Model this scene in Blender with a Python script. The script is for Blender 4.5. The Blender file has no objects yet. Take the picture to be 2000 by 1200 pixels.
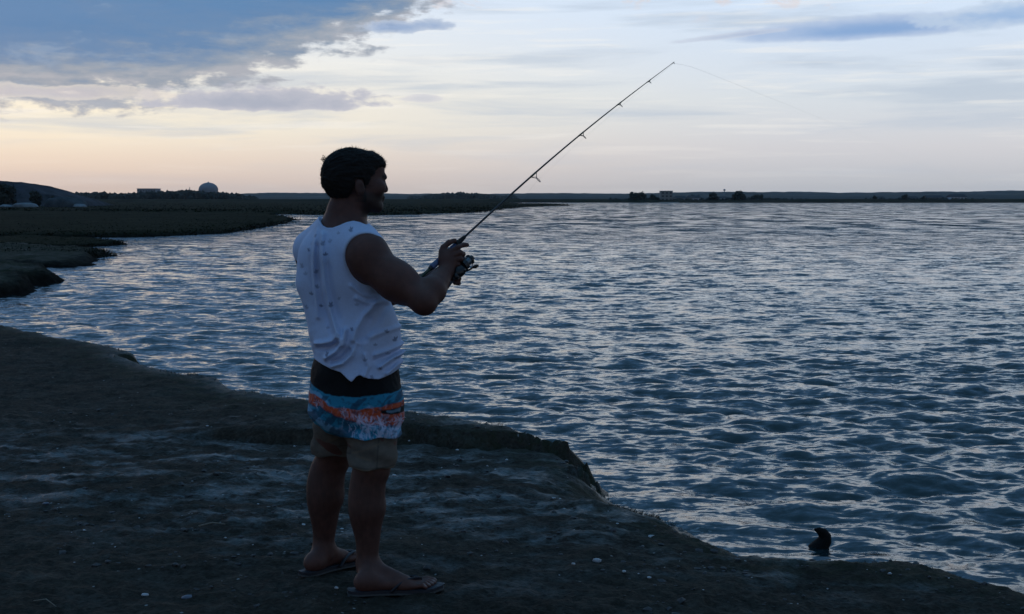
import bpy, math, random
import numpy as np
from mathutils import Vector

# ------------------------------------------------------------------ camera
F = 50.0 / 36.0 * 2000.0            # focal length in photo pixels
HOR = 388.0                         # photo row of the eye level
CAMZ = 1.50
WAT = -0.25                         # water level
TH = math.atan((600.0 - HOR) / F)
CT, ST = math.cos(TH), math.sin(TH)
scene = bpy.context.scene
cam_d = bpy.data.cameras.new("camera")
cam = bpy.data.objects.new("camera", cam_d)
scene.collection.objects.link(cam)
cam_d.sensor_width = 36.0
cam_d.lens = 50.0
cam_d.clip_start = 0.05
cam_d.clip_end = 30000.0
cam.location = (0, 0, CAMZ)
cam.rotation_euler = (math.pi / 2 - TH, 0, 0)
scene.camera = cam
try:
    scene.view_settings.view_transform = 'Standard'
    scene.view_settings.look = 'None'
except Exception:
    pass
scene.view_settings.exposure = 0.0
scene.view_settings.gamma = 1.0
scene.view_settings.use_curve_mapping = False
scene.cycles.use_denoising = True
scene.cycles.max_bounces = 5
scene.cycles.diffuse_bounces = 2
scene.cycles.glossy_bounces = 3
scene.cycles.transmission_bounces = 2
scene.cycles.volume_bounces = 0
scene.cycles.transparent_max_bounces = 6

# ------------------------------------------------------------------ node helper
class NB:
    """tiny expression builder for shader node trees"""
    def __init__(s, nt):
        s.nt = nt
    def new(s, t, **kw):
        n = s.nt.nodes.new(t)
        for k, v in kw.items():
            setattr(n, k, v)
        return n
    def put(s, sock, v):
        if isinstance(v, bpy.types.NodeSocket):
            s.nt.links.new(v, sock)
        elif v is not None:
            if hasattr(sock, "default_value") and isinstance(v, (tuple, list)) and len(v) == 3 and sock.type == 'RGBA':
                v = (*v, 1)
            sock.default_value = v
    def m(s, op, a, b=None, c=None, clamp=False):
        n = s.new("ShaderNodeMath", operation=op, use_clamp=clamp)
        s.put(n.inputs[0], a)
        if b is not None: s.put(n.inputs[1], b)
        if c is not None: s.put(n.inputs[2], c)
        return n.outputs[0]
    def add(s, a, b): return s.m('ADD', a, b)
    def sub(s, a, b): return s.m('SUBTRACT', a, b)
    def mul(s, a, b): return s.m('MULTIPLY', a, b)
    def madd(s, a, b, c): return s.m('MULTIPLY_ADD', a, b, c)
    def vec(s, x, y, z=0.0):
        n = s.new("ShaderNodeCombineXYZ")
        s.put(n.inputs[0], x); s.put(n.inputs[1], y); s.put(n.inputs[2], z)
        return n.outputs[0]
    def sep(s, v):
        n = s.new("ShaderNodeSeparateXYZ"); s.put(n.inputs[0], v)
        return n.outputs[0], n.outputs[1], n.outputs[2]
    def vm(s, op, a, b=None, sc=None):
        n = s.new("ShaderNodeVectorMath", operation=op)
        s.put(n.inputs[0], a)
        if b is not None: s.put(n.inputs[1], b)
        if sc is not None: s.put(n.inputs[3], sc)
        return n.outputs[0] if op not in ('LENGTH', 'DOT_PRODUCT', 'DISTANCE') else n.outputs[1]
    def noise(s, v, scale=1.0, detail=4.0, rough=0.55, dist=0.0, col=False):
        n = s.new("ShaderNodeTexNoise")
        if v is not None: s.put(n.inputs['Vector'], v)
        n.inputs['Scale'].default_value = scale
        n.inputs['Detail'].default_value = detail
        n.inputs['Roughness'].default_value = rough
        n.inputs['Distortion'].default_value = dist
        return n.outputs[1] if col else n.outputs[0]
    def vor(s, v, scale=1.0, feature='F1', out=0, rnd=1.0):
        n = s.new("ShaderNodeTexVoronoi", feature=feature)
        s.put(n.inputs['Vector'], v)
        n.inputs['Scale'].default_value = scale
        n.inputs['Randomness'].default_value = rnd
        return n.outputs[out]
    def rng(s, v, a, b, c=0.0, d=1.0, smooth=True):
        n = s.new("ShaderNodeMapRange", interpolation_type='SMOOTHSTEP' if smooth else 'LINEAR')
        s.put(n.inputs[0], v)
        for i, q in enumerate((a, b, c, d)): s.put(n.inputs[1 + i], q)
        return n.outputs[0]
    def ramp(s, v, stops, interp='LINEAR'):
        n = s.new("ShaderNodeValToRGB")
        cr = n.color_ramp; cr.interpolation = interp
        cr.elements[0].position = stops[0][0]; cr.elements[1].position = stops[-1][0]
        cr.elements[0].color = (*stops[0][1], 1); cr.elements[1].color = (*stops[-1][1], 1)
        for p, c in stops[1:-1]:
            e = cr.elements.new(p); e.color = (*c, 1)
        s.put(n.inputs[0], v)
        return n.outputs[0]
    def mix(s, f, a, b, mode='MIX'):
        n = s.new("ShaderNodeMix", data_type='RGBA', blend_type=mode)
        s.put(n.inputs[0], f); s.put(n.inputs[6], a); s.put(n.inputs[7], b)
        return n.outputs[2]
    def bump(s, h, strength=0.5, dist=0.01, normal=None):
        n = s.new("ShaderNodeBump")
        n.inputs['Strength'].default_value = strength
        n.inputs['Distance'].default_value = dist
        s.put(n.inputs['Height'], h)
        if normal is not None: s.put(n.inputs['Normal'], normal)
        return n.outputs[0]

# ------------------------------------------------------------------ world: dusk sky
world = bpy.data.worlds.new("World")
scene.world = world
world.use_nodes = True
wt = world.node_tree
wt.nodes.clear()
b = NB(wt)
dirv = b.new("ShaderNodeTexCoord").outputs['Generated']
dx, dy, dz = b.sep(b.vm('NORMALIZE', dirv))
az = b.mul(b.m('ARCTAN2', dx, dy), 57.29578)         # degrees, 0 ahead, + right
el = b.mul(b.m('ARCSINE', dz), 57.29578)
ela = b.m('MAXIMUM', el, 0.0)
t = b.m('POWER', b.m('DIVIDE', ela, 90.0, clamp=True), 0.5)   # sqrt: detail near the horizon
def P(e): return math.sqrt(e / 90.0)
left = b.ramp(t, [(0, (.66, .53, .46)), (P(.8), (.71, .575, .49)), (P(1.6), (.79, .66, .54)), (P(2.8), (.88, .80, .64)),
                  (P(4), (.90, .82, .67)), (P(5.5), (.84, .82, .76)), (P(8), (.70, .77, .87)),
                  (P(14), (.375, .56, .69)), (P(28), (.19, .365, .50)), (P(90), (.26, .41, .58))])
right = b.ramp(t, [(0, (.50, .525, .56)), (P(1), (.53, .54, .575)), (P(2), (.60, .60, .63)), (P(4), (.63, .68, .73)),
                   (P(6), (.61, .70, .82)), (P(8), (.61, .73, .89)), (P(14), (.325, .515, .67)),
                   (P(28), (.17, .345, .48)), (P(90), (.26, .41, .58))])
faz = b.rng(az, -20, 14)
clear = b.mix(faz, left, right)
# thin high streaks, drawn out along the horizon
sv = b.vec(b.mul(az, 0.075), b.madd(el, 0.85, b.mul(az, -0.012)), 0.0)
st1 = b.noise(sv, 1.0, 5.0, .55, .35)
st2 = b.noise(b.vec(b.mul(az, 0.16), b.mul(el, 2.6), 3.3), 1.0, 4.0, .55, .2)
stm = b.mul(b.rng(el, 1.0, 3.5, .25, 1.0), b.rng(el, 12, 25, 1.0, 0.3))
clear = b.mix(b.mul(b.rng(st1, .46, .66), b.mul(stm, .62)), clear, (.42, .50, .61))
clear = b.mix(b.mul(b.rng(st2, .52, .68), b.mul(stm, .34)), clear, (.88, .85, .80))
# faint warm puffs along the top
pf = b.noise(b.vec(b.mul(az, .45), b.mul(el, 1.1), 9.0), 1.0, 6.0, .62, .3)
clear = b.mix(b.mul(b.rng(pf, .56, .66), b.mul(b.rng(el, 6.6, 7.8), .55)), clear, (.70, .60, .58))
# the heavy bank that hangs from the upper left and closes overhead
edge = b.new("ShaderNodeFloatCurve")
cv = edge.mapping.curves[0]
pts = [(-180, 9), (-90, 5), (-40, 3.9), (-20, 3.75), (-16.5, 3.9), (-13, 4.2), (-10.5, 4.7), (-8.6, 5.35), (-6.8, 6.1), (-4.6, 6.9), (-3.2, 7.9), (-1, 9.4), (6, 13), (40, 15), (180, 9)]
def CX(a): return (a + 180) / 360.0
cv.points[0].location = (CX(pts[0][0]), pts[0][1] / 20); cv.points[1].location = (CX(pts[-1][0]), pts[-1][1] / 20)
for a_, e_ in pts[1:-1]: cv.points.new(CX(a_), e_ / 20)
edge.mapping.update()
b.put(edge.inputs['Value'], b.m('DIVIDE', b.add(az, 180.0), 360.0))
elb = b.mul(edge.outputs[0], 20.0)
n1 = b.noise(b.vec(b.mul(az, .30), b.mul(el, .95), 1.7), 1.0, 8.0, .60, .25)
n2 = b.noise(b.vec(b.mul(az, .95), b.mul(el, 2.3), 4.1), 1.0, 6.0, .6, .1)
nn = b.add(b.mul(b.sub(n1, .5), 4.6), b.mul(b.sub(n2, .5), 3.0))
q = b.add(b.sub(el, elb), nn)
bank = b.rng(q, -.60, .35)
n3 = b.noise(b.vec(b.mul(az, .12), b.madd(el, .95, b.mul(az, .03)), 7.7), 1.0, 7.0, .58, .5)
deep = b.ramp(b.add(b.m('MULTIPLY', b.sub(el, elb), .30), b.add(b.mul(b.sub(n3, .5), 1.5), b.mul(b.sub(n2, .5), .8))),
              [(0.0, (.42, .435, .49)), (.18, (.31, .36, .44)), (.38, (.20, .29, .43)), (.62, (.105, .23, .43)), (1.0, (.080, .22, .44))])
hi = b.ramp(b.m('DIVIDE', ela, 90.0), [(0, (.84, .86, .88)), (.10, (.84, .86, .88)), (.25, (.80, .82, .86)), (1, (1.6, 1.5, 1.25))])
deep = b.mix(b.rng(n1, .52, .66), deep, b.mix(.28, deep, (.46, .54, .64)))
deep = b.mix(1.0, deep, hi, 'MULTIPLY')
col = b.mix(b.mul(bank, b.rng(b.m('ABSOLUTE', az), 60, 150, .94, .9)), clear, deep)
# low strip of grey cumulus under the bank, and the blue lens cloud at right
def lens(col, a0, e0, wa, we, tilt, amp, c1, c2, op, flat=1.0, nz=0.0):
    da = b.sub(az, a0)
    de = b.sub(b.sub(el, e0), b.mul(da, tilt))
    up = b.rng(de, -.02, .02, flat, 1.0)
    nze = b.noise(b.vec(b.mul(az, .8), b.mul(el, 2.0), nz), 1.0, 6.0, .6, .2)
    r = b.m('SQRT', b.add(b.m('POWER', b.m('ABSOLUTE', b.m('DIVIDE', da, wa)), 2.0), b.m('POWER', b.m('ABSOLUTE', b.mul(b.m('DIVIDE', de, we), up)), 2.0)))
    r = b.add(r, b.mul(b.sub(nze, .5), amp))
    msk = b.mul(b.rng(r, .72, 1.08, 1.0, 0.0), op)
    cc = b.mix(b.rng(r, .1, .9), c1, c2)
    return b.mix(msk, col, cc)
col = lens(col, -9.6, 3.68, 4.9, .80, .004, 1.5, (.36, .395, .49), (.48, .49, .56), .95, 3.2, 2.2)
col = lens(col, -17.5, 4.0, 4.5, .35, .0, 2.0, (.62, .58, .60), (.74, .68, .62), .6, 1.4, 8.2)
col = lens(col, -4.2, 6.75, 2.0, .34, .06, 1.8, (.23, .34, .55), (.42, .50, .64), .85, 1.3, 5.4)
col = lens(col, -3.6, 3.95, .9, .18, .0, 1.6, (.52, .54, .62), (.62, .62, .66), .7, 1.3, 6.4)
col = lens(col, 14.0, 6.45, 6.0, .62, .035, .55, (.205, .345, .60), (.42, .52, .70), .93, 1.7, 12.0)
col = lens(col, 19.5, 6.9, 4.0, .62, .06, 1.3, (.27, .42, .66), (.50, .60, .74), .8, 1.2, 13.0)
col = lens(col, 8.6, 6.35, 2.6, .14, .10, .9, (.40, .46, .60), (.52, .57, .68), .6, 1.3, 15.0)
# dusk: away from the glow the sky gets darker
back = b.m('MAXIMUM', b.rng(b.m('ABSOLUTE', b.add(az, 12.0)), 35, 120, 1.0, .55), b.rng(el, 30, 75, .0, 1.0))
col = b.mix(1.0, col, b.vec(back, b.add(b.mul(back, .96), .04), b.add(b.mul(back, .88), .12)), 'MULTIPLY')
# a clear-air part from the sky model, sun just on the horizon to the left
SUN_AZ, SUN_EL = math.radians(-32), math.radians(2.0)
sky = b.new("ShaderNodeTexSky", sky_type='NISHITA')
sky.sun_disc = False
sky.sun_elevation = SUN_EL
sky.sun_rotation = SUN_AZ
bg1 = b.new("ShaderNodeBackground"); b.put(bg1.inputs[0], sky.outputs[0]); bg1.inputs[1].default_value = 0.05
bg2 = b.new("ShaderNodeBackground"); b.put(bg2.inputs[0], col); bg2.inputs[1].default_value = 1.17
mx = b.new("ShaderNodeMixShader"); mx.inputs[0].default_value = 0.94
wt.links.new(bg1.outputs[0], mx.inputs[1]); wt.links.new(bg2.outputs[0], mx.inputs[2])
wo = b.new("ShaderNodeOutputWorld")
wt.links.new(mx.outputs[0], wo.inputs[0])

sun_d = bpy.data.lights.new("sun", 'SUN')
sun_d.energy = 0.10
sun_d.angle = math.radians(14)
sun_d.color = (1.0, .72, .52)
sun = bpy.data.objects.new("sun", sun_d)
scene.collection.objects.link(sun)
sdir = Vector((math.sin(SUN_AZ) * math.cos(SUN_EL + .06), math.cos(SUN_AZ) * math.cos(SUN_EL + .06), math.sin(SUN_EL + .06)))
sun.rotation_euler = sdir.to_track_quat('Z', 'Y').to_euler()

# ------------------------------------------------------------------ helpers
def ray(px, py):
    a = (px - 1000.0) / F; bb = (600.0 - py) / F
    return np.array([a, CT + bb * ST, -ST + bb * CT])
def G(px, py, z=WAT):                    # the point of the place at height z seen at a photo point
    r = ray(px, py); k = (z - CAMZ) / r[2]
    return np.array([r[0] * k, r[1] * k, z])
def W(px, py, Y):                        # the point at distance Y
    r = ray(px, py); k = Y / r[1]
    return np.array([r[0] * k, Y, CAMZ + r[2] * k])
def smooth(x, a=0.0, c=1.0):
    t_ = np.clip((x - a) / (c - a), 0, 1); return t_ * t_ * (3 - 2 * t_)
def hash3(i, j, k, s=0):
    h = (i.astype(np.int64) * 374761393 + j.astype(np.int64) * 668265263 + k.astype(np.int64) * 2147483647 + s * 1274126177) & 0xffffffff
    h = ((h ^ (h >> 13)) * 1274126177) & 0xffffffff
    h = ((h ^ (h >> 16)) * 2246822519) & 0xffffffff
    return ((h ^ (h >> 15)) & 0xffffff).astype(np.float32) / 16777216.0
def vn(x, y, z=None, s=0):
    x = np.asarray(x, dtype=np.float64); y = np.asarray(y, dtype=np.float64)
    if z is None:
        xi, yi = np.floor(x), np.floor(y); fx, fy = x - xi, y - yi
        fx = fx * fx * (3 - 2 * fx); fy = fy * fy * (3 - 2 * fy)
        o = np.zeros_like(xi)
        a = hash3(xi, yi, o, s); c = hash3(xi + 1, yi, o, s); d = hash3(xi, yi + 1, o, s); e = hash3(xi + 1, yi + 1, o, s)
        return (a * (1 - fx) + c * fx) * (1 - fy) + (d * (1 - fx) + e * fx) * fy - .5
    z = np.asarray(z, dtype=np.float64)
    xi, yi, zi = np.floor(x), np.floor(y), np.floor(z); fx, fy, fz = x - xi, y - yi, z - zi
    fx = fx * fx * (3 - 2 * fx); fy = fy * fy * (3 - 2 * fy); fz = fz * fz * (3 - 2 * fz)
    r = 0
    for u in (0, 1):
        for v in (0, 1):
            for w in (0, 1):
                r = r + hash3(xi + u, yi + v, zi + w, s) * (fx if u else 1 - fx) * (fy if v else 1 - fy) * (fz if w else 1 - fz)
    return r - .5
def fbm(x, y, o=4, s=0, g=.5):
    r = 0; a = 1.0
    for i in range(o):
        r = r + a * vn(x * 2 ** i + 17.3 * i, y * 2 ** i - 9.1 * i, None, s + i); a *= g
    return r
def mesh_np(name, V, Fq, smooth_=True):
    """mesh from numpy verts and an (n,k) face array"""
    V = np.ascontiguousarray(V, dtype=np.float32); Fq = np.ascontiguousarray(Fq, dtype=np.int32)
    me = bpy.data.meshes.new(name)
    k = Fq.shape[1]
    me.vertices.add(len(V)); me.vertices.foreach_set("co", V.ravel())
    me.loops.add(Fq.size); me.loops.foreach_set("vertex_index", Fq.ravel())
    me.polygons.add(len(Fq))
    me.polygons.foreach_set("loop_start", np.arange(0, Fq.size, k, dtype=np.int32))
    try: me.polygons.foreach_set("loop_total", np.full(len(Fq), k, dtype=np.int32))
    except Exception: pass
    me.polygons.foreach_set("use_smooth", np.full(len(Fq), smooth_, dtype=bool))
    me.update(calc_edges=True); me.validate()
    return me
def link(name, me, m=None, parent=None, **props):
    o = bpy.data.objects.new(name, me)
    scene.collection.objects.link(o)
    if m is not None and me is not None:
        me.materials.clear(); me.materials.append(m)
    if parent is not None: o.parent = parent
    for k, v in props.items(): o[k] = v
    return o
def empty(name, loc, **props):
    o = bpy.data.objects.new(name, None); scene.collection.objects.link(o)
    o.empty_display_size = .1
    o.location = loc
    for k, v in props.items(): o[k] = v
    return o
def attr(me, name, arr):
    if arr.ndim == 1:
        a = me.attributes.new(name, 'FLOAT', 'POINT'); a.data.foreach_set("value", np.ascontiguousarray(arr, dtype=np.float32))
    else:
        a = me.attributes.new(name, 'FLOAT_COLOR', 'POINT')
        c = np.ones((len(arr), 4), dtype=np.float32); c[:, :3] = arr; a.data.foreach_set("color", c.ravel())
def grid_faces(nr, nc, wrap=False):
    i = np.arange(nr - 1)[:, None]; j = np.arange(nc - 1)[None, :]
    a = (i * nc + j).ravel()
    return np.stack([a, a + 1, a + nc + 1, a + nc], 1)
def mat(name, build):
    m = bpy.data.materials.new(name); m.use_nodes = True
    nt = m.node_tree; nt.nodes.clear(); bb = NB(nt)
    out = bb.new("ShaderNodeOutputMaterial"); p = bb.new("ShaderNodeBsdfPrincipled")
    nt.links.new(p.outputs[0], out.inputs[0])
    build(bb, p)
    return m
def simple(name, col, rough=.7, var=.25, scale=20.0, bump=.2, bd=.005, spec=.5, metal=0.0, coord='Object'):
    def f(bb, p):
        c = bb.new("ShaderNodeTexCoord").outputs[coord]
        n = bb.noise(c, scale, 5, .6)
        lo = tuple(x * (1 - var) for x in col); hi_ = tuple(min(1, x * (1 + var)) for x in col)
        bb.put(p.inputs['Base Color'], bb.ramp(n, [(.25, lo), (.75, hi_)]))
        bb.put(p.inputs['Roughness'], bb.rng(n, .3, .7, max(0, rough - .1), min(1, rough + .1)))
        p.inputs['Specular IOR Level'].default_value = spec
        p.inputs['Metallic'].default_value = metal
        if bump: bb.put(p.inputs['Normal'], bb.bump(bb.noise(c, scale * 2.3, 5, .6), bump, bd))
    return mat(name, f)
def seg_dist(px, py, poly, closed=True):
    """signed distance (inside +) to a polygon and nearest-edge index/parameter"""
    n = len(poly); best = np.full(px.shape, 1e9); bi = np.zeros(px.shape, int); bt = np.zeros(px.shape)
    inside = np.zeros(px.shape, bool)
    for i in range(n if closed else n - 1):
        x0, y0 = poly[i][:2]; x1, y1 = poly[(i + 1) % n][:2]
        ex, ey = x1 - x0, y1 - y0; L = ex * ex + ey * ey + 1e-12
        t_ = np.clip(((px - x0) * ex + (py - y0) * ey) / L, 0, 1)
        d = np.hypot(px - x0 - t_ * ex, py - y0 - t_ * ey)
        k = d < best; best[k] = d[k]; bi[k] = i; bt[k] = t_[k]
        if closed and y1 != y0:
            c = ((y0 > py) != (y1 > py)) & (px < ex * (py - y0) / ey + x0)
            inside ^= c
    return np.where(inside, best, -best), bi, bt
def az_array(a_in, n_in, n_out):
    """bearings all the way round, dense ahead"""
    x = np.linspace(-a_in, a_in, n_in)
    y = np.linspace(a_in, 360 - a_in, n_out + 2)[1:]
    return np.radians(np.concatenate([x, y]))

# ------------------------------------------------------------------ near land
LAND = [  # photo column, row, height of the seen edge, width of the slope to the water
    (-700, 596, 0, .3), (-300, 606, 0, .3), (0, 622, 0, .25), (60, 632, 0, .25), (130, 650, 0, .2), (210, 664, 0, .15), (286, 690, -.02, .10), (250, 699, -.05, .12),
    (300, 708, -.02, .12), (368, 724, 0, .12), (380, 733, -.05, .1), (438, 731, 0, .1), (478, 757, 0, .12), (600, 768, .05, .15), (800, 799, .08, .15),
    (900, 810, .08, .2), (1000, 830, .06, .2), (1090, 853, .04, .2), (1172, 869, .02, .2), (1186, 894, -.03, .2), (1172, 935, -.12, .25), (1158, 958, -.22, .25),
    (1215, 990, -.25, .45), (1300, 1020, -.25, .9), (1370, 1058, -.25, .8), (1405, 1098, -.25, .4), (1440, 1112, -.25, .4), (1500, 1107, -.19, .4), (1560, 1102, -.16, .35),
    (1640, 1097, -.14, .35), (1740, 1092, -.14, .35), (1820, 1101, -.14, .35), (1900, 1118, -.14, .35), (2000, 1145, -.14, .35), (2180, 1195, -.14, .35)]
LP = []
for (px, py, z, w) in LAND:
    g = G(px, py, z); LP.append((g[0], g[1], w))
LP += [(6.5, 3.2, .3), (9, -14, .3), (-45, -14, .3), (-45, 24, .3)]
STEP = [G(x, y, .0)[:2] for x, y in ((290, 838), (360, 845), (480, 852), (620, 858), (720, 856), (800, 857), (870, 866), (940, 870), (1020, 872), (1080, 880), (1158, 890))]
STEP = np.array(STEP)
def land_height(X, Y):
    wob = .07 * fbm(X * 1.7, Y * 1.7, 4, 11) + .03 * vn(X * 9, Y * 9, None, 3)
    sd, bi, bt = seg_dist(X, Y, LP)
    w = np.array([p[2] for p in LP]); w = w[bi] * (1 - bt) + w[(bi + 1) % len(LP)] * bt
    sd = sd + wob * np.clip(w * 3, .25, 1)
    base = .035 * fbm(X * .55, Y * .55, 3, 21) - .02 * smooth(Y, 7, 12)
    fx = np.interp(X, STEP[:, 0], STEP[:, 1]) + .06 * vn(X * 1.9, X * 0, None, 15) + .07 * vn(X * 5, X * 0, None, 5) + .03 * vn(X * 17, X * 0, None, 6) + .05 * vn(X * 6, Y * 9, None, 8)
    fade = smooth(X, STEP[0, 0], STEP[0, 0] + .8) * smooth(-X, -STEP[-1, 0] - .05, -STEP[-1, 0] + .05)
    d = Y - fx
    base = base + fade * (np.interp(X, [STEP[0, 0], -1.25, -.75, -.3, .1, .5], [.05, .07, .105, .11, .085, .06]) * (1 + .5 * vn(X * 2.2, Y * .1, None, 19)) * smooth(d, .0, .05) - .05 * np.exp(-((d + .03) / .045) ** 2))
    # second, lower break of slope running out to the right corner, and shallow hollows
    base = base - .06 * smooth(X - .0, 0.2, 1.4) * smooth(-Y, -8.6, -7.4)
    rise = smooth(np.clip(sd / w, 0, 1)) ** .75
    top = base + .02 * fbm(X * 2.3, Y * 2.3, 4, 31)
    lump = np.abs(fbm(X * 5.5, Y * 9.5, 4, 41)) * .026
    fine = .014 * fbm(X * 20, Y * 30, 3, 51)
    h = WAT + (top - WAT) * rise + (lump - .012) * (.4 + .6 * smooth(sd, 0, .6)) * (sd > -.3) + fine
    h = np.where(sd < 0, WAT + np.maximum(sd * .9, -1.2) + lump * .5 + .02 * fbm(X * 4, Y * 4, 3, 61), h)
    return h, sd
AZ = az_array(24, 560, 100)
RR = [.25]
while RR[-1] < 48: RR.append(RR[-1] + max(.022, RR[-1] * .0052) if RR[-1] > 4 else RR[-1] * 1.05 + .02)
RR = np.array(RR)
A2, R2 = np.meshgrid(AZ, RR)
X = np.sin(A2) * R2; Y = np.cos(A2) * R2
H, SD = land_height(X.ravel(), Y.ravel())
V = np.stack([X.ravel(), Y.ravel(), H], 1)
nr, nc = A2.shape
Fc = grid_faces(nr, nc)
ii = np.arange(nr - 1) * nc
Fc = np.concatenate([Fc, np.stack([ii + nc - 1, ii, ii + nc, ii + nc + nc - 1], 1)])
# drop cells far out under the water
keep = (SD[Fc].max(1) > -2.2)
Fc = Fc[keep]
used = np.zeros(len(V), bool); used[Fc.ravel()] = True
mp = np.cumsum(used) - 1
me = mesh_np("near_bank", V[used], mp[Fc][:, ::-1])
attr(me, "shore", SD[used])
def near_mat(bb, p):
    c = bb.new("ShaderNodeTexCoord").outputs['Object']
    sh = bb.new("ShaderNodeAttribute", attribute_name="shore").outputs['Fac']
    x, y, z = bb.sep(c)
    n1 = bb.noise(c, 1.1, 6, .6, .4); n2 = bb.noise(c, 7, 6, .65, .2); n3 = bb.noise(c, 42, 5, .6)
    n4 = bb.noise(bb.vec(bb.mul(x, .6), y, z), 3.2, 6, .62, .5)
    base = bb.ramp(bb.madd(n3, .55, bb.madd(n2, .42, bb.mul(n1, .22))), [(.36, (.013, .0105, .0080)), (.54, (.031, .0255, .0195)), (.68, (.054, .045, .035)), (.84, (.095, .081, .063))])
    # grey-blue tone of the flat, with its wet sheen painted into the colour
    fx_ = bb.m('DIVIDE', bb.add(x, 1.0), 2.9); fy_ = bb.m('DIVIDE', bb.add(bb.add(y, bb.mul(x, .35)), -7.2), 1.7)
    zone = bb.rng(bb.add(bb.m('SQRT', bb.add(bb.mul(fx_, fx_), bb.mul(fy_, fy_))), bb.mul(bb.sub(n1, .5), 1.6)), .4, 1.25, 1.0, .08)
    sheen_tint = bb.mul(bb.mul(bb.rng(n4, .40, .62), bb.rng(bb.madd(n3, .5, bb.mul(n2, .5)), .38, .62)), zone)
    base = bb.mix(bb.mul(sheen_tint, .85), base, (.075, .105, .112))
    # weed near the waterline
    weed = bb.mul(bb.rng(sh, .05, .9, 1.0, 0.0), bb.rng(n2, .40, .58))
    base = bb.mix(bb.mul(weed, .75), base, (.022, .026, .010))
    # scattered pale grit and shell crumbs
    vg = bb.vor(bb.vec(x, y, 0.0), 26.0, 'F1', 0); vc = bb.vor(bb.vec(x, y, 0.0), 26.0, 'F1', 1)
    sel = bb.rng(bb.sep(vc)[0], .955, .97)
    grit = bb.mul(bb.rng(vg, .10, .22, 1.0, 0.0), sel)
    base = bb.mix(grit, base, (.30, .31, .31))
    bb.put(p.inputs['Base Color'], base)
    wet = bb.rng(bb.madd(n2, .35, bb.mul(n4, .8)), .56, .72)
    near = bb.rng(sh, .0, .5, .35, 1.0)
    bb.put(p.inputs['Roughness'], bb.mul(bb.rng(bb.mul(wet, zone), 0, 1, .90, .40, False), near))
    bb.put(p.inputs['Specular IOR Level'], bb.rng(bb.mul(wet, zone), 0, 1, .08, .5, False))
    hgt = bb.madd(n3, .45, bb.mul(n2, 1.0))
    bn = bb.bump(hgt, .85, .03)
    bn = bb.bump(bb.vor(c, 55.0), .6, .008, bn)
    bn = bb.bump(bb.noise(c, 150, 4, .6), .6, .005, bn)
    bb.put(p.inputs['Normal'], bn)
M_near = mat("wet_dark_clay", near_mat)
link("near_bank", me, M_near, kind="structure")

# ------------------------------------------------------------------ water
rw = [.4]
while rw[-1] < 5: rw.append(rw[-1] * 1.10)
while rw[-1] < 16: rw.append(rw[-1] * 1.0030)
while rw[-1] < 170: rw.append(rw[-1] * 1.0052)
while rw[-1] < 9000: rw.append(rw[-1] * 1.09)
rw = np.array(rw)
AW = az_array(25, 620, 60)
A2, R2 = np.meshgrid(AW, rw)
X = (np.sin(A2) * R2).ravel(); Y = (np.cos(A2) * R2).ravel(); R1 = R2.ravel()
dr = np.maximum(R1 * np.where(R1 < 16, .0030, .0052), R1 * math.radians(50 / 620.0) * .8)
rs = np.random.RandomState(7)
Z = np.zeros_like(X); DX = np.zeros_like(X); DY = np.zeros_like(X)
gust = 1.0 + .55 * fbm(X * .11, Y * .06, 3, 77)
nw = 170
for i in range(nw):
    lam = .10 * (1.05 / .10) ** rs.beta(1.15, 1.15)
    ang = math.radians(-99 + 40 * rs.randn())                 # the wavelets run in towards the bank
    kx, ky = math.cos(ang) * 2 * math.pi / lam, math.sin(ang) * 2 * math.pi / lam
    k = 2 * math.pi / lam
    amp = lam / 6.283 * (.022 if lam < .6 else .020) * (1.0 if lam < 1.6 else .62)
    ph = rs.rand() * 6.283
    fade = smooth(lam / dr, 2.4, 4.5) * smooth(-R1, -165, -60)
    # slow random phase drift keeps the crests short and broken
    a_ = kx * X + ky * Y + ph
    s_ = np.sin(a_); c_ = np.cos(a_)
    Z += amp * fade * gust * s_
    DX += -1.15 * amp * fade * c_ * kx / k
    DY += -1.15 * amp * fade * c_ * ky / k
_, SDW = land_height(X[R1 < 60], Y[R1 < 60])
sdw = np.full(len(X), -9.0); sdw[R1 < 60] = SDW
calm = 1 - .5 * smooth(sdw, -1.2, -.1)
V = np.stack([X + DX * calm, Y + DY * calm, WAT + Z * calm], 1)
nr, nc = A2.shape
Fc = grid_faces(nr, nc); ii = np.arange(nr - 1) * nc
Fc = np.concatenate([Fc, np.stack([ii + nc - 1, ii, ii + nc, ii + nc + nc - 1], 1)])
keep = sdw[Fc].min(1) < .35
Fc = Fc[keep]; used = np.zeros(len(V), bool); used[Fc.ravel()] = True; mp = np.cumsum(used) - 1
me = mesh_np("water", V[used], mp[Fc][:, ::-1])
attr(me, "shore", sdw[used])
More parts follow.
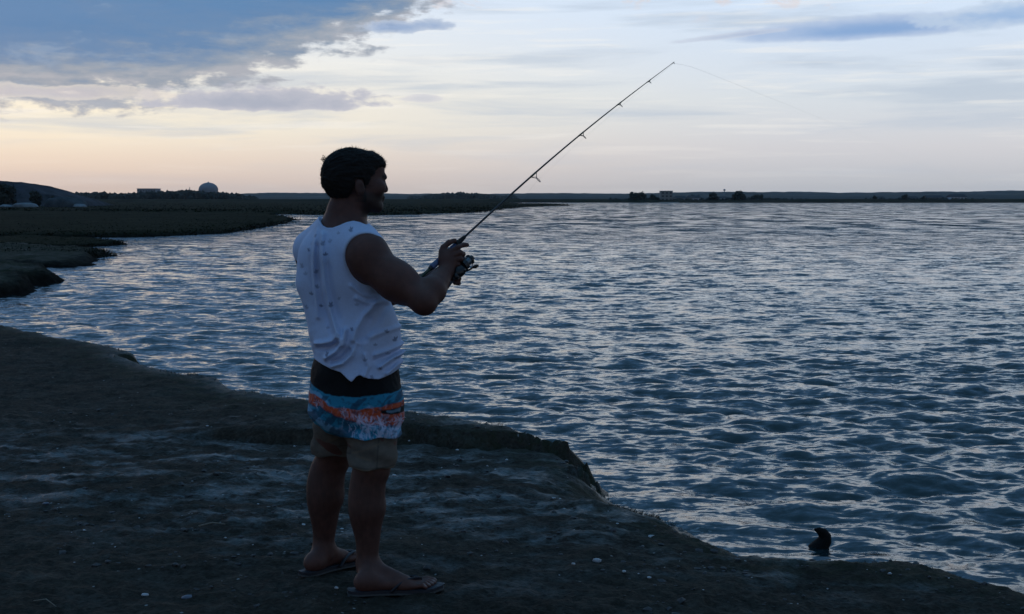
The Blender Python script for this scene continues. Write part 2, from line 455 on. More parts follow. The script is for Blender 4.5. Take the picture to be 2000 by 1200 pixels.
def water_mat(bb, p):
    c = bb.new("ShaderNodeTexCoord").outputs['Object']
    x, y, z = bb.sep(c)
    geo = bb.new("ShaderNodeNewGeometry")
    r = bb.m('SQRT', bb.add(bb.mul(x, x), bb.mul(y, y)))
    def slopes(sx, sy, zoff, det=3.0):
        cc = bb.noise(bb.vec(bb.mul(x, sx), bb.mul(y, sy), zoff), 1.0, det, .6, .3, col=True)
        return bb.vm('SUBTRACT', cc, (.5, .5, .5))
    sm_ = bb.vm('SCALE', slopes(4.0, 8.5, 12.0, 4.0), sc=bb.rng(r, 6, 60, .55, 1.0))
    fine = bb.vm('SCALE', slopes(9.0, 17.0, 0.0, 4.0), sc=bb.rng(r, 8, 60, .75, .9))
    midn = bb.vm('SCALE', slopes(1.5, 2.9, 5.0, 4.0), sc=bb.rng(r, 12, 55, .30, 1.7))
    big = bb.vm('SCALE', slopes(.50, .20, 9.0, 5.0), sc=bb.rng(r, 30, 130, .0, 2.6))
    gst = bb.rng(bb.noise(bb.vec(bb.mul(x, .02), bb.mul(y, .012), 2.0), 1.0, 4, .6, .3), .35, .65, .70, 1.25)
    s = bb.vm('SCALE', bb.vm('ADD', bb.vm('ADD', bb.vm('ADD', fine, sm_), midn), big), sc=gst)
    s = bb.vm('MULTIPLY', s, (.8, 1.25, 0.0))
    s = bb.vm('ADD', s, bb.vec(0.0, bb.rng(r, 14, 90, -.01, -.17), 0.0))      # wavelets lean in towards the bank
    nrm = bb.vm('NORMALIZE', bb.vm('ADD', geo.outputs['Normal'], s))
    bb.put(p.inputs['Normal'], nrm)
    sh = bb.new("ShaderNodeAttribute", attribute_name="shore").outputs['Fac']
    fn = bb.noise(c, 16, 6, .7, .6)
    foam = bb.mul(bb.rng(sh, -.35, -.02), bb.rng(fn, .56, .66))
    bb.put(p.inputs['Base Color'], bb.mix(foam, (.008, .030, .036), (.35, .38, .40)))
    bb.put(p.inputs['Roughness'], bb.mix(foam, (.07,) * 3, (.8,) * 3))
    p.inputs['IOR'].default_value = 1.333
M_water = mat("dusk_sea_water", water_mat)
link("water", me, M_water, kind="structure")
# bed under everything
me = bpy.data.meshes.new("seabed")
me.from_pydata([(-12000, -12000, -1.7), (12000, -12000, -1.7), (12000, 12000, -1.7), (-12000, 12000, -1.7)], [], [(0, 1, 2, 3)])
link("seabed", me, simple("bed_mud", (.03, .03, .028), .9, .3, .5, 0), kind="structure")

# ------------------------------------------------------------------ far land
def px_poly(pts, z=WAT):
    return [tuple(G(x, y, z)[:2]) for x, y in pts]
def marsh(name, pts, top, w, m, na, nd, seed, rough=.05, azpad=.5, dome=0.0, **props):
    poly = px_poly(pts)
    P_ = np.array(poly)
    a = np.arctan2(P_[:, 0], P_[:, 1]); r = np.hypot(P_[:, 0], P_[:, 1])
    aa = np.linspace(a.min() - .004, a.max() + .004, na)
    rr = r.min() * .985 * (r.max() * 1.02 / (r.min() * .985)) ** (np.linspace(0, 1, nd) ** 1.15)
    A_, R_ = np.meshgrid(aa, rr)
    X = (np.sin(A_) * R_).ravel(); Y = (np.cos(A_) * R_).ravel(); R1 = R_.ravel()
    sc = r.min()
    sd, _, _ = seg_dist(X, Y, poly)
    sd = sd + sc * .012 * fbm(X / sc * 38, Y / sc * 20, 4, seed)
    rise = smooth(sd / w)
    h = WAT + (top + dome * smooth(sd, 0, sc * .12)) * rise * (1 + .45 * fbm(X / sc * 30, Y / sc * 14, 4, seed + 5)) + rough * rise * fbm(X / sc * 160, Y / sc * 70, 3, seed + 9)
    h = np.where(sd < 0, WAT + np.maximum(sd, -1.2), h)
    V = np.stack([X, Y, h], 1); Fc = grid_faces(nd, na)
    keep = sd[Fc].max(1) > -w * 1.5 - .3
    Fc = Fc[keep]; used = np.zeros(len(V), bool); used[Fc.ravel()] = True; mp = np.cumsum(used) - 1
    me = mesh_np(name, V[used], mp[Fc][:, ::-1])
    attr(me, "shore", sd[used])
    return link(name, me, m, **props), poly, (X, Y, h, sd)
def marsh_mat(name, cols, mud, scale):
    def f(bb, p):
        c = bb.new("ShaderNodeTexCoord").outputs['Object']
        sh = bb.new("ShaderNodeAttribute", attribute_name="shore").outputs['Fac']
        n1 = bb.noise(c, scale, 6, .62, .4); n2 = bb.noise(c, scale * 9, 5, .65)
        base = bb.ramp(bb.madd(n2, .4, bb.mul(n1, .7)), [(.35, cols[0]), (.55, cols[1]), (.75, cols[2])])
        base = bb.mix(bb.rng(bb.add(sh, bb.mul(n2, .6)), .3, 1.1, 1.0, 0.0), base, mud)
        bb.put(p.inputs['Base Color'], base)
        p.inputs['Roughness'].default_value = .9
        p.inputs['Specular IOR Level'].default_value = .02
        bb.put(p.inputs['Normal'], bb.bump(bb.noise(c, scale * 16, 5, .7), .9, .12))
    return mat(name, f)
M_marsh = marsh_mat("marsh_grass_ground", [(.007, .0085, .0045), (.018, .021, .011), (.034, .034, .020)], (.006, .006, .006), .12)
M_flat = marsh_mat("mud_flat", [(.016, .024, .009), (.065, .063, .048), (.13, .122, .108)], (.006, .006, .006), .5)
m1, p1, g1 = marsh("marsh", [(-500, 462), (0, 464), (85, 463), (200, 465), (300, 463), (420, 458), (462, 453), (484, 450), (500, 446), (545, 441), (578, 431), (568, 426), (530, 423), (545, 418), (420, 412), (-500, 409)], .20, .8, M_marsh, 300, 110, 3, .05, kind="structure")
m2, p2, g2 = marsh("marsh", [(300, 417.5), (540, 418.5), (640, 421), (750, 421), (830, 418.5), (900, 416.5), (950, 412.5), (1000, 406), (1060, 403.5), (1110, 402.2), (1102, 400.5), (1040, 400), (1000, 397.5), (930, 395.5), (300, 394), (-600, 393.5), (-600, 410)], .35, 2.0, M_marsh, 300, 70, 13, .08, kind="structure")
m3, p3, g3 = marsh("marsh", [(-300, 466), (60, 466.5), (150, 469), (215, 474), (243, 479), (222, 481), (180, 483), (120, 486), (60, 487), (-300, 492)], .16, .5, M_marsh, 160, 60, 23, .04, kind="structure")
m4, p4, g4 = marsh("mud_flat", [(-300, 486), (60, 487), (130, 489), (190, 494), (225, 499), (200, 504), (182, 512), (186, 519), (150, 523), (60, 524), (-300, 526)], .20, .5, M_flat, 160, 70, 33, .06, kind="structure")
m5, p5, g5 = marsh("mud_flat", [(-300, 520), (30, 527), (92, 534), (122, 547), (110, 555), (78, 560), (70, 572), (40, 578), (0, 583), (-300, 596)], .26, .35, M_flat, 200, 110, 43, .10, dome=.04, kind="structure")
m6, p6, g6 = marsh("far_shore", [(-700, 395.5), (900, 396.0), (1300, 396.2), (1500, 396.4), (1780, 396.5), (2600, 396.3), (2600, 391.2), (-700, 391.2)], 1.15, 7.0, M_marsh, 420, 30, 53, .35, kind="structure")
M_sand = simple("wet_sand", (.16, .15, .13), .8, .2, 3, .2, .02)
me_ = marsh("sandbar", [(1288, 396.3), (1300, 397.0), (1312, 396.7), (1324, 396.2)], .25, 1.5, M_sand, 30, 14, 57, .05, kind="structure")

# marsh grass: uncountable blades, thickest along the edges and on top
def blades(name, g, n, h0, w0, m, seed, **props):
    X, Y, Hh, sd = g
    rs = np.random.RandomState(seed)
    ok = np.where(sd > .15)[0]
    wt_ = 1.0 / (.6 + np.abs(sd[ok])) + .06
    idx = rs.choice(ok, n, p=wt_ / wt_.sum())
    d = np.hypot(X[idx], Y[idx])
    jx = X[idx] + rs.randn(n) * d * .004; jy = Y[idx] + rs.randn(n) * d * .006
    hh = h0 * (.5 + rs.rand(n)); th = rs.rand(n) * np.pi
    w = w0 * (.6 + .8 * rs.rand(n))
    bx, by = np.cos(th) * w, np.sin(th) * w
    z0 = Hh[idx] - .06
    a = np.stack([jx - bx, jy - by, z0], 1); c = np.stack([jx + bx, jy + by, z0], 1)
    tp = np.stack([jx + rs.randn(n) * hh * .3, jy + rs.randn(n) * hh * .3, z0 + hh], 1)
    V = np.stack([a, c, tp], 1).reshape(-1, 3)
    me = mesh_np(name, V, np.arange(3 * n).reshape(-1, 3), False)
    return link(name, me, m, **props)
M_blade = simple("dusk_marsh_blades", (.010, .012, .006), .9, .4, .6, 0, spec=.02)
blades("marsh_grass", g1, 30000, .07, .05, M_blade, 1, kind="stuff", label="dark matted marsh grass on the broad marsh at left", category="grass")
blades("marsh_grass", g2, 20000, .14, .14, M_blade, 2, kind="stuff", label="dark low grass on the long marsh spit behind the man's head", category="grass")
blades("marsh_grass", g3, 22000, .06, .022, M_blade, 3, kind="stuff", label="green grass on the narrow tongue of marsh at the left edge", category="grass")
blades("marsh_grass", tuple(v[(g4[0] < 0) & (g4[1] > 41)] for v in g4), 10000, .07, .02, M_blade, 4, kind="stuff", label="short grass on the back of the mud flat at left", category="grass")

# rocky hillock at the far left
M_hill = simple("hillock_rock", (.050, .053, .062), .9, .85, .25, .9, .9, .03)
def hillock():
    x0, x1 = G(-420, 407)[0], G(142, 407)[0]
    Y0 = 252.0
    nx, ny = 150, 60
    xs = np.linspace(x0, x1, nx); ys = np.linspace(Y0 - 1, Y0 + 60, ny)
    Xg, Yg = np.meshgrid(xs, ys); X = Xg.ravel(); Y = Yg.ravel()
    prof_px = [(-420, 366), (-250, 352), (-100, 350), (0, 357), (28, 359.5), (52, 363), (72, 369), (92, 378), (108, 382), (122, 388), (135, 397), (142, 406)]
    k = (Y0 + 12) / F
    px_x = np.array([(p[0] - 1000) * k for p in prof_px]); pz = np.array([CAMZ + (HOR - p[1]) * k for p in prof_px])
    crest = np.interp(X, px_x, pz)
    across = smooth(Y, Y0, Y0 + 12) * smooth(-Y, -(Y0 + 60), -(Y0 + 26))
    h = WAT - .2 + (crest - WAT + .2) * across * (1 + .10 * fbm(X * .18, Y * .18, 4, 5))
    me = mesh_np("hillock", np.stack([X, Y, h], 1), grid_faces(ny, nx))
    link("hillock", me, M_hill, kind="structure")
hillock()

ICO_V = None
def ico(sub=1):
    me = bpy.data.meshes.new("t"); import bmesh
    bm = bmesh.new(); bmesh.ops.create_icosphere(bm, subdivisions=sub, radius=1.0)
    v = np.array([x.co[:] for x in bm.verts]); f = np.array([[y.index for y in x.verts] for x in bm.faces]); bm.free()
    bpy.data.meshes.remove(me)
    return v, f
I1 = ico(1); I2 = ico(2); I3 = ico(3)
def blob_cloud(centers, radii, seed, base=I1, sq=.85, jit=.25):
    """many rough leaf clumps in one mesh"""
    rs = np.random.RandomState(seed); v, f = base; n = len(centers)
    r = 1 + jit * (rs.rand(n, len(v)) * 2 - 1)
    V = v[None] * r[..., None] * radii[:, None, None] * np.array([1, 1, sq]) + centers[:, None, :]
    Fc = (f[None] + (np.arange(n) * len(v))[:, None, None]).reshape(-1, 3)
    return V.reshape(-1, 3), Fc
M_wood = simple("far_woodland", (.012, .016, .013), .95, .45, .05, 0)
M_leaf = simple("dark_leaves", (.014, .019, .012), .9, .5, 1.2, 0)
M_bark = simple("dark_bark", (.030, .024, .020), .9, .3, 3, .3, .03)
def wood_mass(name, pts, Y, n, r0, seed, depth=.12, **props):
    """pts: photo column, row of the canopy line"""
    rs = np.random.RandomState(seed)
    xs = rs.uniform(pts[0][0], pts[-1][0], n)
    ys = np.interp(xs, [p[0] for p in pts], [p[1] for p in pts])
    Yd = Y * (1 + depth * rs.rand(n))
    topz = CAMZ + (HOR - ys) / F * Y
    topz = topz * (1 + .10 * rs.randn(n).clip(-2, 2))
    rad = r0 * (.6 + .8 * rs.rand(n))
    lo = rs.rand(n) ** 2.2
    zc = np.maximum(topz - rad, .3) * (1 - .8 * lo)
    C = np.stack([(xs - 1000) / F * Yd, Yd, zc], 1)
    V, Fc = blob_cloud(C, rad, seed, sq=1.0, jit=.3)
    return link(name, mesh_np(name, V, Fc, False), M_wood, **props)
wood_mass("woodland", [(-300, 384), (60, 384), (120, 383), (138, 377), (165, 378), (190, 376), (230, 379), (265, 377), (300, 375), (330, 373.5), (350, 374), (372, 373), (400, 375), (440, 377), (470, 380), (486, 386), (500, 392)], 900, 3000, 2.2, 5,
          kind="stuff", label="dark band of far woodland below the dome", category="woodland")
wood_mass("woodland", [(800, 390), (835, 381), (860, 378.5), (880, 377.5), (900, 377), (930, 378.5), (960, 381), (985, 385), (1010, 391)], 1500, 700, 3.2, 6,
          kind="stuff", label="low dark wood on the horizon right of the man's face", category="woodland")
# far ridges
M_ridge = simple("wooded_ridge", (.016, .022, .020), .95, .4, .01, 0)
def ridge(name, pts, Y, seed, rough, back=300):
    xs = np.linspace(pts[0][0], pts[-1][0], 700)
    top = CAMZ + (HOR - np.interp(xs, [p[0] for p in pts], [p[1] for p in pts])) / F * Y
    X = (xs - 1000) / F * Y
    top = top + rough * (fbm(X / 60, X * 0, 4, seed) + .6 * vn(X / 9, X * 0, None, seed + 3))
    rows = []
    for k_, (dyy, fz) in enumerate(((-20, -.05), (0, .45), (20, .8), (60, 1.0), (back, .9), (back * 1.5, 0))):
        yy = Y + dyy + 8 * fbm(X / 40, X * 0 + k_, 3, seed + k_)
        rows.append(np.stack([X * (yy / Y), yy, np.where(fz < 0, -1.0, top * fz)], 1))
    V = np.concatenate(rows)
    link(name, mesh_np(name, V, grid_faces(6, len(xs))), M_ridge, kind="structure")
ridge("hills", [(-900, 382), (0, 383), (440, 380), (470, 378), (540, 376.5), (600, 377), (700, 378), (760, 377.5), (800, 379), (850, 378), (950, 379), (1000, 378), (1090, 377), (1230, 378.5), (1330, 376), (1370, 375), (1440, 374.5), (1530, 375), (1700, 376), (1800, 374.5), (1900, 374), (1950, 372), (2050, 372), (2900, 371)], 3200, 3, 1.3)
ridge("hills", [(-900, 386), (400, 386), (640, 384), (740, 382.5), (860, 382), (990, 382), (1150, 382.5), (1350, 381), (1600, 382), (1900, 379), (2100, 378), (2900, 377)], 1900, 9, 1.2)

# containment dome and the blocks beside it
M_conc = simple("pale_concrete", (.21, .22, .25), .85, .08, .3, 0)
M_concd = simple("grey_cladding", (.20, .215, .25), .85, .1, .3, 0)
M_glass = simple("dark_glazing", (.03, .035, .05), .25, .1, .5, 0)
import bmesh
def bm_obj(name, bm, m, parent=None, **props):
    me = bpy.data.meshes.new(name); bm.to_mesh(me); bm.free()
    return link(name, me, m, parent, **props)
def box(bm, cx, cy, cz, sx, sy, sz, rz=0.0):
    r = bmesh.ops.create_cube(bm, size=1.0)
    c_, s_ = math.cos(rz), math.sin(rz)
    for v in r['verts']:
        x, y, z = v.co.x * sx, v.co.y * sy, v.co.z * sz
        v.co = (cx + x * c_ - y * s_, cy + x * s_ + y * c_, cz + z)
    return r['verts']
def cyl(bm, p0, p1, r0, r1, n=12, cap=True):
    p0 = Vector(p0); p1 = Vector(p1); d = (p1 - p0)
    q = d.to_track_quat('Z', 'Y')
    res = bmesh.ops.create_cone(bm, cap_ends=cap, segments=n, radius1=r0, radius2=r1, depth=d.length)
    for v in res['verts']: v.co = q @ v.co + (p0 + p1) / 2
    return res['verts']
YD = 1500.0
kD = YD / F
def zD(py, Y=YD): return CAMZ + (HOR - py) / F * Y
cx = (409 - 1000) * kD
dome = empty("dome_building", (cx, YD, 0), label="pale domed containment building rising above the far woodland", category="dome")
rad = 18.5 * kD
bm = bmesh.new()
cyl(bm, (0, 0, 0), (0, 0, zD(371)), rad, rad, 48)
bm_obj("wall", bm, M_conc, dome)
bm = bmesh.new()
prof = [(rad * 1.02 * math.cos(a), zD(371) + (zD(357) - zD(371)) * math.sin(a)) for a in np.linspace(0, math.pi / 2 * .96, 10)]
rings = []
for r_, z_ in prof:
    rings.append([bm.verts.new((r_ * math.cos(t_), r_ * math.sin(t_), z_)) for t_ in np.linspace(0, 2 * math.pi, 41)[:-1]])
for i in range(len(rings) - 1):
    for j in range(40):
        bm.faces.new((rings[i][j], rings[i][(j + 1) % 40], rings[i + 1][(j + 1) % 40], rings[i + 1][j]))
bm.faces.new(rings[-1])
for f_ in bm.faces: f_.smooth = True
bm_obj("dome_roof", bm, M_conc, dome)
bm = bmesh.new(); cyl(bm, (0, 0, zD(357) - .3), (0, 0, zD(355.5)), 1.0, .5, 8); bm_obj("roof_vent", bm, M_concd, dome)
bm = bmesh.new()
for rr_, zz_ in ((rad * 1.03, zD(371)),):
    cyl(bm, (0, 0, zz_ - .5), (0, 0, zz_), rr_, rr_, 48)
bm_obj("ring_beam", bm, M_concd, dome)
def block(name, x0, x1, ytop, Y, depth, m, label, cat, floors=2, cols=5, roofm=None, pitched=False, stair=None):
    k = Y / F
    X0, X1 = (x0 - 1000) * k, (x1 - 1000) * k; zt = CAMZ + (HOR - ytop) / F * Y
    e = empty(name, ((X0 + X1) / 2, Y, 0), label=label, category=cat)
    w = X1 - X0
    bm = bmesh.new()
    wt_ = zt * (.62 if pitched else .96)
    box(bm, 0, depth / 2, wt_ / 2, w, depth, wt_)
    bm_obj("wall", bm, m, e)
    bm = bmesh.new()
    if pitched:
        v = [bm.verts.new(p) for p in ((-w * .54, -.4, wt_), (w * .54, -.4, wt_), (w * .54, depth + .4, wt_), (-w * .54, depth + .4, wt_), (-w * .45, depth / 2, zt), (w * .45, depth / 2, zt))]
        for f_ in ((0, 1, 5, 4), (2, 3, 4, 5), (1, 2, 5), (3, 0, 4), (3, 2, 1, 0)): bm.faces.new([v[i] for i in f_])
    else:
        box(bm, 0, depth / 2, zt * .98, w * 1.04, depth * 1.04, zt * .04)
    bm_obj("roof", bm, roofm or M_concd, e)
    me = None
    cw = w / cols
    fh = wt_ / (floors + .3)
    for i in range(cols):
        for j in range(floors):
            if me is None:
                bm = bmesh.new(); box(bm, 0, 0, 0, cw * .5, .12, fh * .45)
                o = bm_obj("window", bm, M_glass, e); me = o.data
            else:
                o = link("window", me, None, e)
            o.location = (-w / 2 + (i + .5) * cw, -.03, fh * (j + .75))
    return e
M_roofd = simple("dark_shingle", (.035, .036, .042), .9, .2, .5, 0)
M_whitew = simple("pale_weatherboard", (.66, .70, .78), .8, .08, .5, 0)
M_greyw = simple("grey_weatherboard", (.22, .23, .23), .85, .12, .5, 0)
block("industrial_building", 270, 306, 368.5, 1500, 22, M_conc, "long pale flat-roofed building standing left of the dome above the woodland", "building", 3, 7)
bm = bmesh.new()
xm = (372.5 - 1000) * kD
cyl(bm, (0, 0, 0), (0, 0, zD(366)), .45, .28, 8)
for q_ in (.7, .85): box(bm, 0, 0, zD(366) * q_, 2.2, .2, .25)
o = bm_obj("mast", bm, M_concd, None, label="thin mast above the woodland just left of the dome", category="mast"); o.location = (xm, YD, 0)
# shore houses on the right
YS = 612.0
block("shore_house", 1290, 1313, 373, YS, 6, M_greyw, "tall flat-roofed grey house standing clear of the trees on the far shore", "house", 3, 3)
block("shore_cottage", 1318, 1340, 383, YS + 8, 7, M_whitew, "low whitish cottage just right of the tall grey house", "house", 1, 4, M_roofd, True)
block("shore_cottage", 1343, 1368, 382, YS + 6, 7, M_whitew, "long low whitish cottage, second to the right of the tall grey house", "house", 1, 5, M_roofd, True)
block("shore_cottage", 1405, 1420, 384, YS + 10, 6, M_whitew, "small pale cottage between two dark trees right of the long cottages", "house", 1, 2, M_roofd, True)
block("shore_cottage", 1712, 1727, 384, YS + 9, 6, M_greyw, "small grey cottage at the left end of the far right cluster", "house", 1, 2, M_roofd, True)
block("shore_cottage", 1776, 1792, 383.5, YS + 9, 6, M_greyw, "small grey cottage in the middle of the far right cluster beside a dark bush", "house", 1, 3, M_roofd, True)
block("shore_house", 1808, 1842, 381.5, YS + 12, 8, M_greyw, "long dark-roofed house right of the middle of the far right cluster", "house", 1, 6, M_roofd, True)
block("shore_house", 1855, 1886, 379.5, YS + 7, 7, M_whitew, "bluish white house at the right end of the far shore cluster", "house", 2, 5, M_roofd, True)

def tree(name, px, pyb, pyt, wpx, Y, label, cat="tree", group=None, seed=1, trunk=True, n=26, zb=0.0, m=None):
    k = Y / F; x = (px - 1000) * k
    ztop = CAMZ + (HOR - pyt) * k; hgt = ztop - zb; w = wpx * k
    e = empty(name, (x, Y, zb), label=label, category=cat)
    if group: e["group"] = group
    rs = np.random.RandomState(seed)
    c = rs.randn(n, 3); c /= np.linalg.norm(c, axis=1)[:, None]; c *= rs.rand(n, 1) ** .4
    low = .52 if trunk else .42
    c = c * np.array([w * .40, w * .36, hgt * (1 - low) * .9]) + np.array([0, 0, hgt * low])
    r_ = (w + hgt) * .5 * rs.uniform(.09, .19, n)
    c[:, 2] = np.minimum(c[:, 2], hgt - r_ * .7); c[:, 2] = np.maximum(c[:, 2], r_ * .4)
    V, Fc = blob_cloud(c, r_, seed + 1, I2, .85, .38)
    # loose leaves round the clumps
    nl = 700
    i_ = rs.randint(0, n, nl); d = rs.randn(nl, 3); d /= np.linalg.norm(d, axis=1)[:, None]
    pc = c[i_] + d * r_[i_][:, None] * rs.uniform(.9, 1.35, (nl, 1))
    s_ = (w + hgt) * .5 * .035
    tri = pc[:, None, :] + rs.randn(nl, 3, 3) * s_
    tri[..., 2] = np.maximum(tri[..., 2], .02)
    V2 = np.concatenate([V, tri.reshape(-1, 3)]); F2 = np.concatenate([Fc, len(V) + np.arange(nl * 3).reshape(-1, 3)])
    link("crown", mesh_np("crown", V2, F2, False), m or M_leaf, e)
    bm = bmesh.new()
    cyl(bm, (0, 0, -.3), (w * .02, 0, hgt * .6), w * .06, w * .03, 8)
    for a in (0.4, 2.3, 4.4):
        cyl(bm, (0, 0, hgt * .35), (math.cos(a) * w * .25, math.sin(a) * w * .2, hgt * .65), w * .03, w * .012, 6)
    bm_obj("trunk", bm, M_bark, e)
    return e
tree("tree", 1244, 392, 373, 34, YS + 2, "rounded dark tree left of the tall grey house on the far shore", seed=3, n=34)
tree("bush", 1276, 392, 381, 26, YS + 4, "low dark bush between the rounded tree and the tall grey house", "bush", seed=5, trunk=False)
tree("tree", 1392, 392, 377.5, 22, YS + 2, "dark tree right of the long whitish cottage on the far shore", seed=7)
tree("tree", 1440, 392, 374, 30, YS + 3, "broad dark tree, the tallest right of the small pale cottage", seed=9, n=34)
tree("bush", 1478, 392, 381, 30, YS + 5, "low spreading bush right of the broad dark tree on the far shore", "bush", seed=11, trunk=False)
tree("bush", 1706, 392, 382.5, 14, YS + 3, "dark bush at the left end of the far right cluster of houses", "bush", seed=13, trunk=False)
tree("bush", 1766, 392, 380.5, 16, YS + 3, "dark bush left of the middle grey cottage in the far right cluster", "bush", seed=15, trunk=False)
tree("bush", 1800, 392, 383.5, 14, YS + 3, "small dark bush between the middle cottage and the long dark-roofed house", "bush", seed=17, trunk=False)
tree("bush", 1357, 392, 379.5, 22, YS + 20, "dark bush top showing over the roof of the long whitish cottage", "bush", seed=19, trunk=False)
wood_mass("scrub", [(1190, 393), (1215, 390), (1240, 386), (1290, 388), (1330, 388), (1372, 388.5), (1385, 386), (1412, 388.5), (1430, 385), (1470, 386), (1500, 387), (1540, 388.5), (1580, 391)], YS + 1, 420, 1.0, 44, .02,
          kind="stuff", label="low scrub running along the far shore between the houses", category="scrub")
wood_mass("scrub", [(1680, 391), (1700, 387.5), (1730, 388.5), (1765, 387), (1800, 388), (1850, 387.5), (1880, 388.5), (1900, 388), (1925, 391)], YS + 1, 260, 1.0, 45, .02,
          kind="stuff", label="low scrub in front of the far right cluster of houses", category="scrub")
# water tower on the ridge
Yw = 3150.0; kw = Yw / F
wt_e = empty("water_tower", ((1413.5 - 1000) * kw, Yw, 0), label="tiny water tower on the far ridge above the small pale cottage", category="water tower")
zt_ = CAMZ + (HOR - 371.5) * kw
bm = bmesh.new(); bmesh.ops.create_uvsphere(bm, u_segments=16, v_segments=10, radius=2.8)
for v in bm.verts: v.co.z = v.co.z * .7 + zt_
bm_obj("tank", bm, M_concd, wt_e)
bm = bmesh.new(); cyl(bm, (0, 0, 0), (0, 0, zt_ - 2), 1.3, 1.0, 10); bm_obj("column", bm, M_concd, wt_e)

# trees and stones on the hillock
tree("tree", 12, 406, 360, 50, 246, "big dark tree at the left edge in front of the rocky hillock", seed=21, n=44, zb=.1)
tree("tree", 72, 406, 374, 26, 246, "narrow dark tree standing on the slope of the hillock", seed=23, n=34, zb=.1)
tree("bush", 104, 403, 383, 20, 247, "dark bush between the narrow tree and the grey boulder", "bush", seed=25, trunk=False, zb=.1)
def rock(name, px, Y, w, h, d, zb, m, seed, label, cat="rock", rz=0.0, base=I3, flat=.35, ex=1.0):
    v, f = base
    V = v.copy()
    V[:, 2] = np.sign(V[:, 2]) * np.abs(V[:, 2]) ** ex
    nz = 1 + flat * (vn(v[:, 0] * 1.6 + seed, v[:, 1] * 1.6, v[:, 2] * 1.6, seed) + .5 * vn(v[:, 0] * 4, v[:, 1] * 4 + seed, v[:, 2] * 4, seed))
    V = V * nz[:, None] * np.array([w / 2, d / 2, h])
    V[:, 2] = np.maximum(V[:, 2], -h * .3)
    c_, s_ = math.cos(rz), math.sin(rz)
    V = np.stack([V[:, 0] * c_ - V[:, 1] * s_, V[:, 0] * s_ + V[:, 1] * c_, V[:, 2]], 1)
    me = mesh_np(name, V, f, True)
    o = link(name, me, m, None, label=label, category=cat)
    o.location = ((px - 1000) / F * Y, Y, zb)
    return o
M_rockp = simple("pale_rock", (.17, .20, .22), .8, .4, .8, .6, .2, .1)
M_rockg = simple("grey_rock", (.06, .075, .085), .9, .5, .5, .7, .4, .05)
rock("boulder", 132, 244, 7.2, 1.7, 4, .0, M_rockg, 4, "broad grey boulder at the right foot of the hillock", "boulder", ex=.8)
rock("boulder", 52, 240, 4.2, .75, 2.5, .05, M_rockp, 9, "long low pale boulder in front of the trees at the left edge", "boulder", ex=.8)
rock("boulder", 12, 240, 2.6, .45, 2, .05, M_rockp, 12, "small pale boulder at the left edge beneath the big dark tree", "boulder")
rock("boulder", 159, 240, 2.2, .55, 1.6, .1, M_rockp, 15, "small pale boulder at the right end of the broad grey boulder", "boulder")

# curved stump sticking out of the water
def tube_pts(bm, pts, rad, n=8, flat=1.0, closed=False):
    pts = [Vector(p) for p in pts]; rings = []
    N = len(pts)
    up = None
    for i, p in enumerate(pts):
        d = (pts[min(i + 1, N - 1)] - pts[max(i - 1, 0)]).normalized() if not closed else (pts[(i + 1) % N] - pts[i - 1]).normalized()
        if up is None: up = d.orthogonal().normalized()
        up = (up - d * up.dot(d)).normalized(); s_ = d.cross(up)
        r_ = rad[i] if hasattr(rad, '__len__') else rad
        rings.append([bm.verts.new(p + up * math.cos(a) * r_ * flat + s_ * math.sin(a) * r_) for a in [2 * math.pi * j / n for j in range(n)]])
    for i in range(N - 1 + (1 if closed else 0)):
        A, B = rings[i], rings[(i + 1) % N]
        for j in range(n): bm.faces.new((A[j], A[(j + 1) % n], B[(j + 1) % n], B[j]))
    if not closed:
        bm.faces.new(rings[0][::-1]); bm.faces.new(rings[-1])
    for f_ in bm.faces: f_.smooth = True
st = G(1605, 1066)
bm = bmesh.new()
tube_pts(bm, [(-.05, 0, -.10), (-.024, 0, -.02), (.000, .0, .005), (.014, .0, .028), (.014, 0, .050), (.002, 0, .068), (-.020, 0, .080), (-.040, 0, .084)], [.06, .050, .042, .038, .034, .028, .018, .004], 10, .75)
o = bm_obj("driftwood", bm, simple("sodden_wood", (.008, .007, .006), .8, .4, 30, .8, .006, .2), None, label="dark curved stump of driftwood poking out of the water near the bank", category="driftwood")
o.location = (st[0], st[1], WAT)

# haze
bm = bmesh.new(); box(bm, 0, 1800, 16.0, 4400, 4600, 37.0)
def haze_mat():
    m = bpy.data.materials.new("sea_haze"); m.use_nodes = True; nt = m.node_tree; nt.nodes.clear()
    o_ = nt.nodes.new("ShaderNodeOutputMaterial"); v = nt.nodes.new("ShaderNodeVolumePrincipled")
    v.inputs['Color'].default_value = (.86, .94, 1.0, 1); v.inputs['Density'].default_value = .00006
    v.inputs['Anisotropy'].default_value = .2
    nt.links.new(v.outputs[0], o_.inputs['Volume'])
    return m
bm_obj("haze", bm, haze_mat(), None, kind="stuff", label="thin blue sea haze in front of the far hills", category="haze")

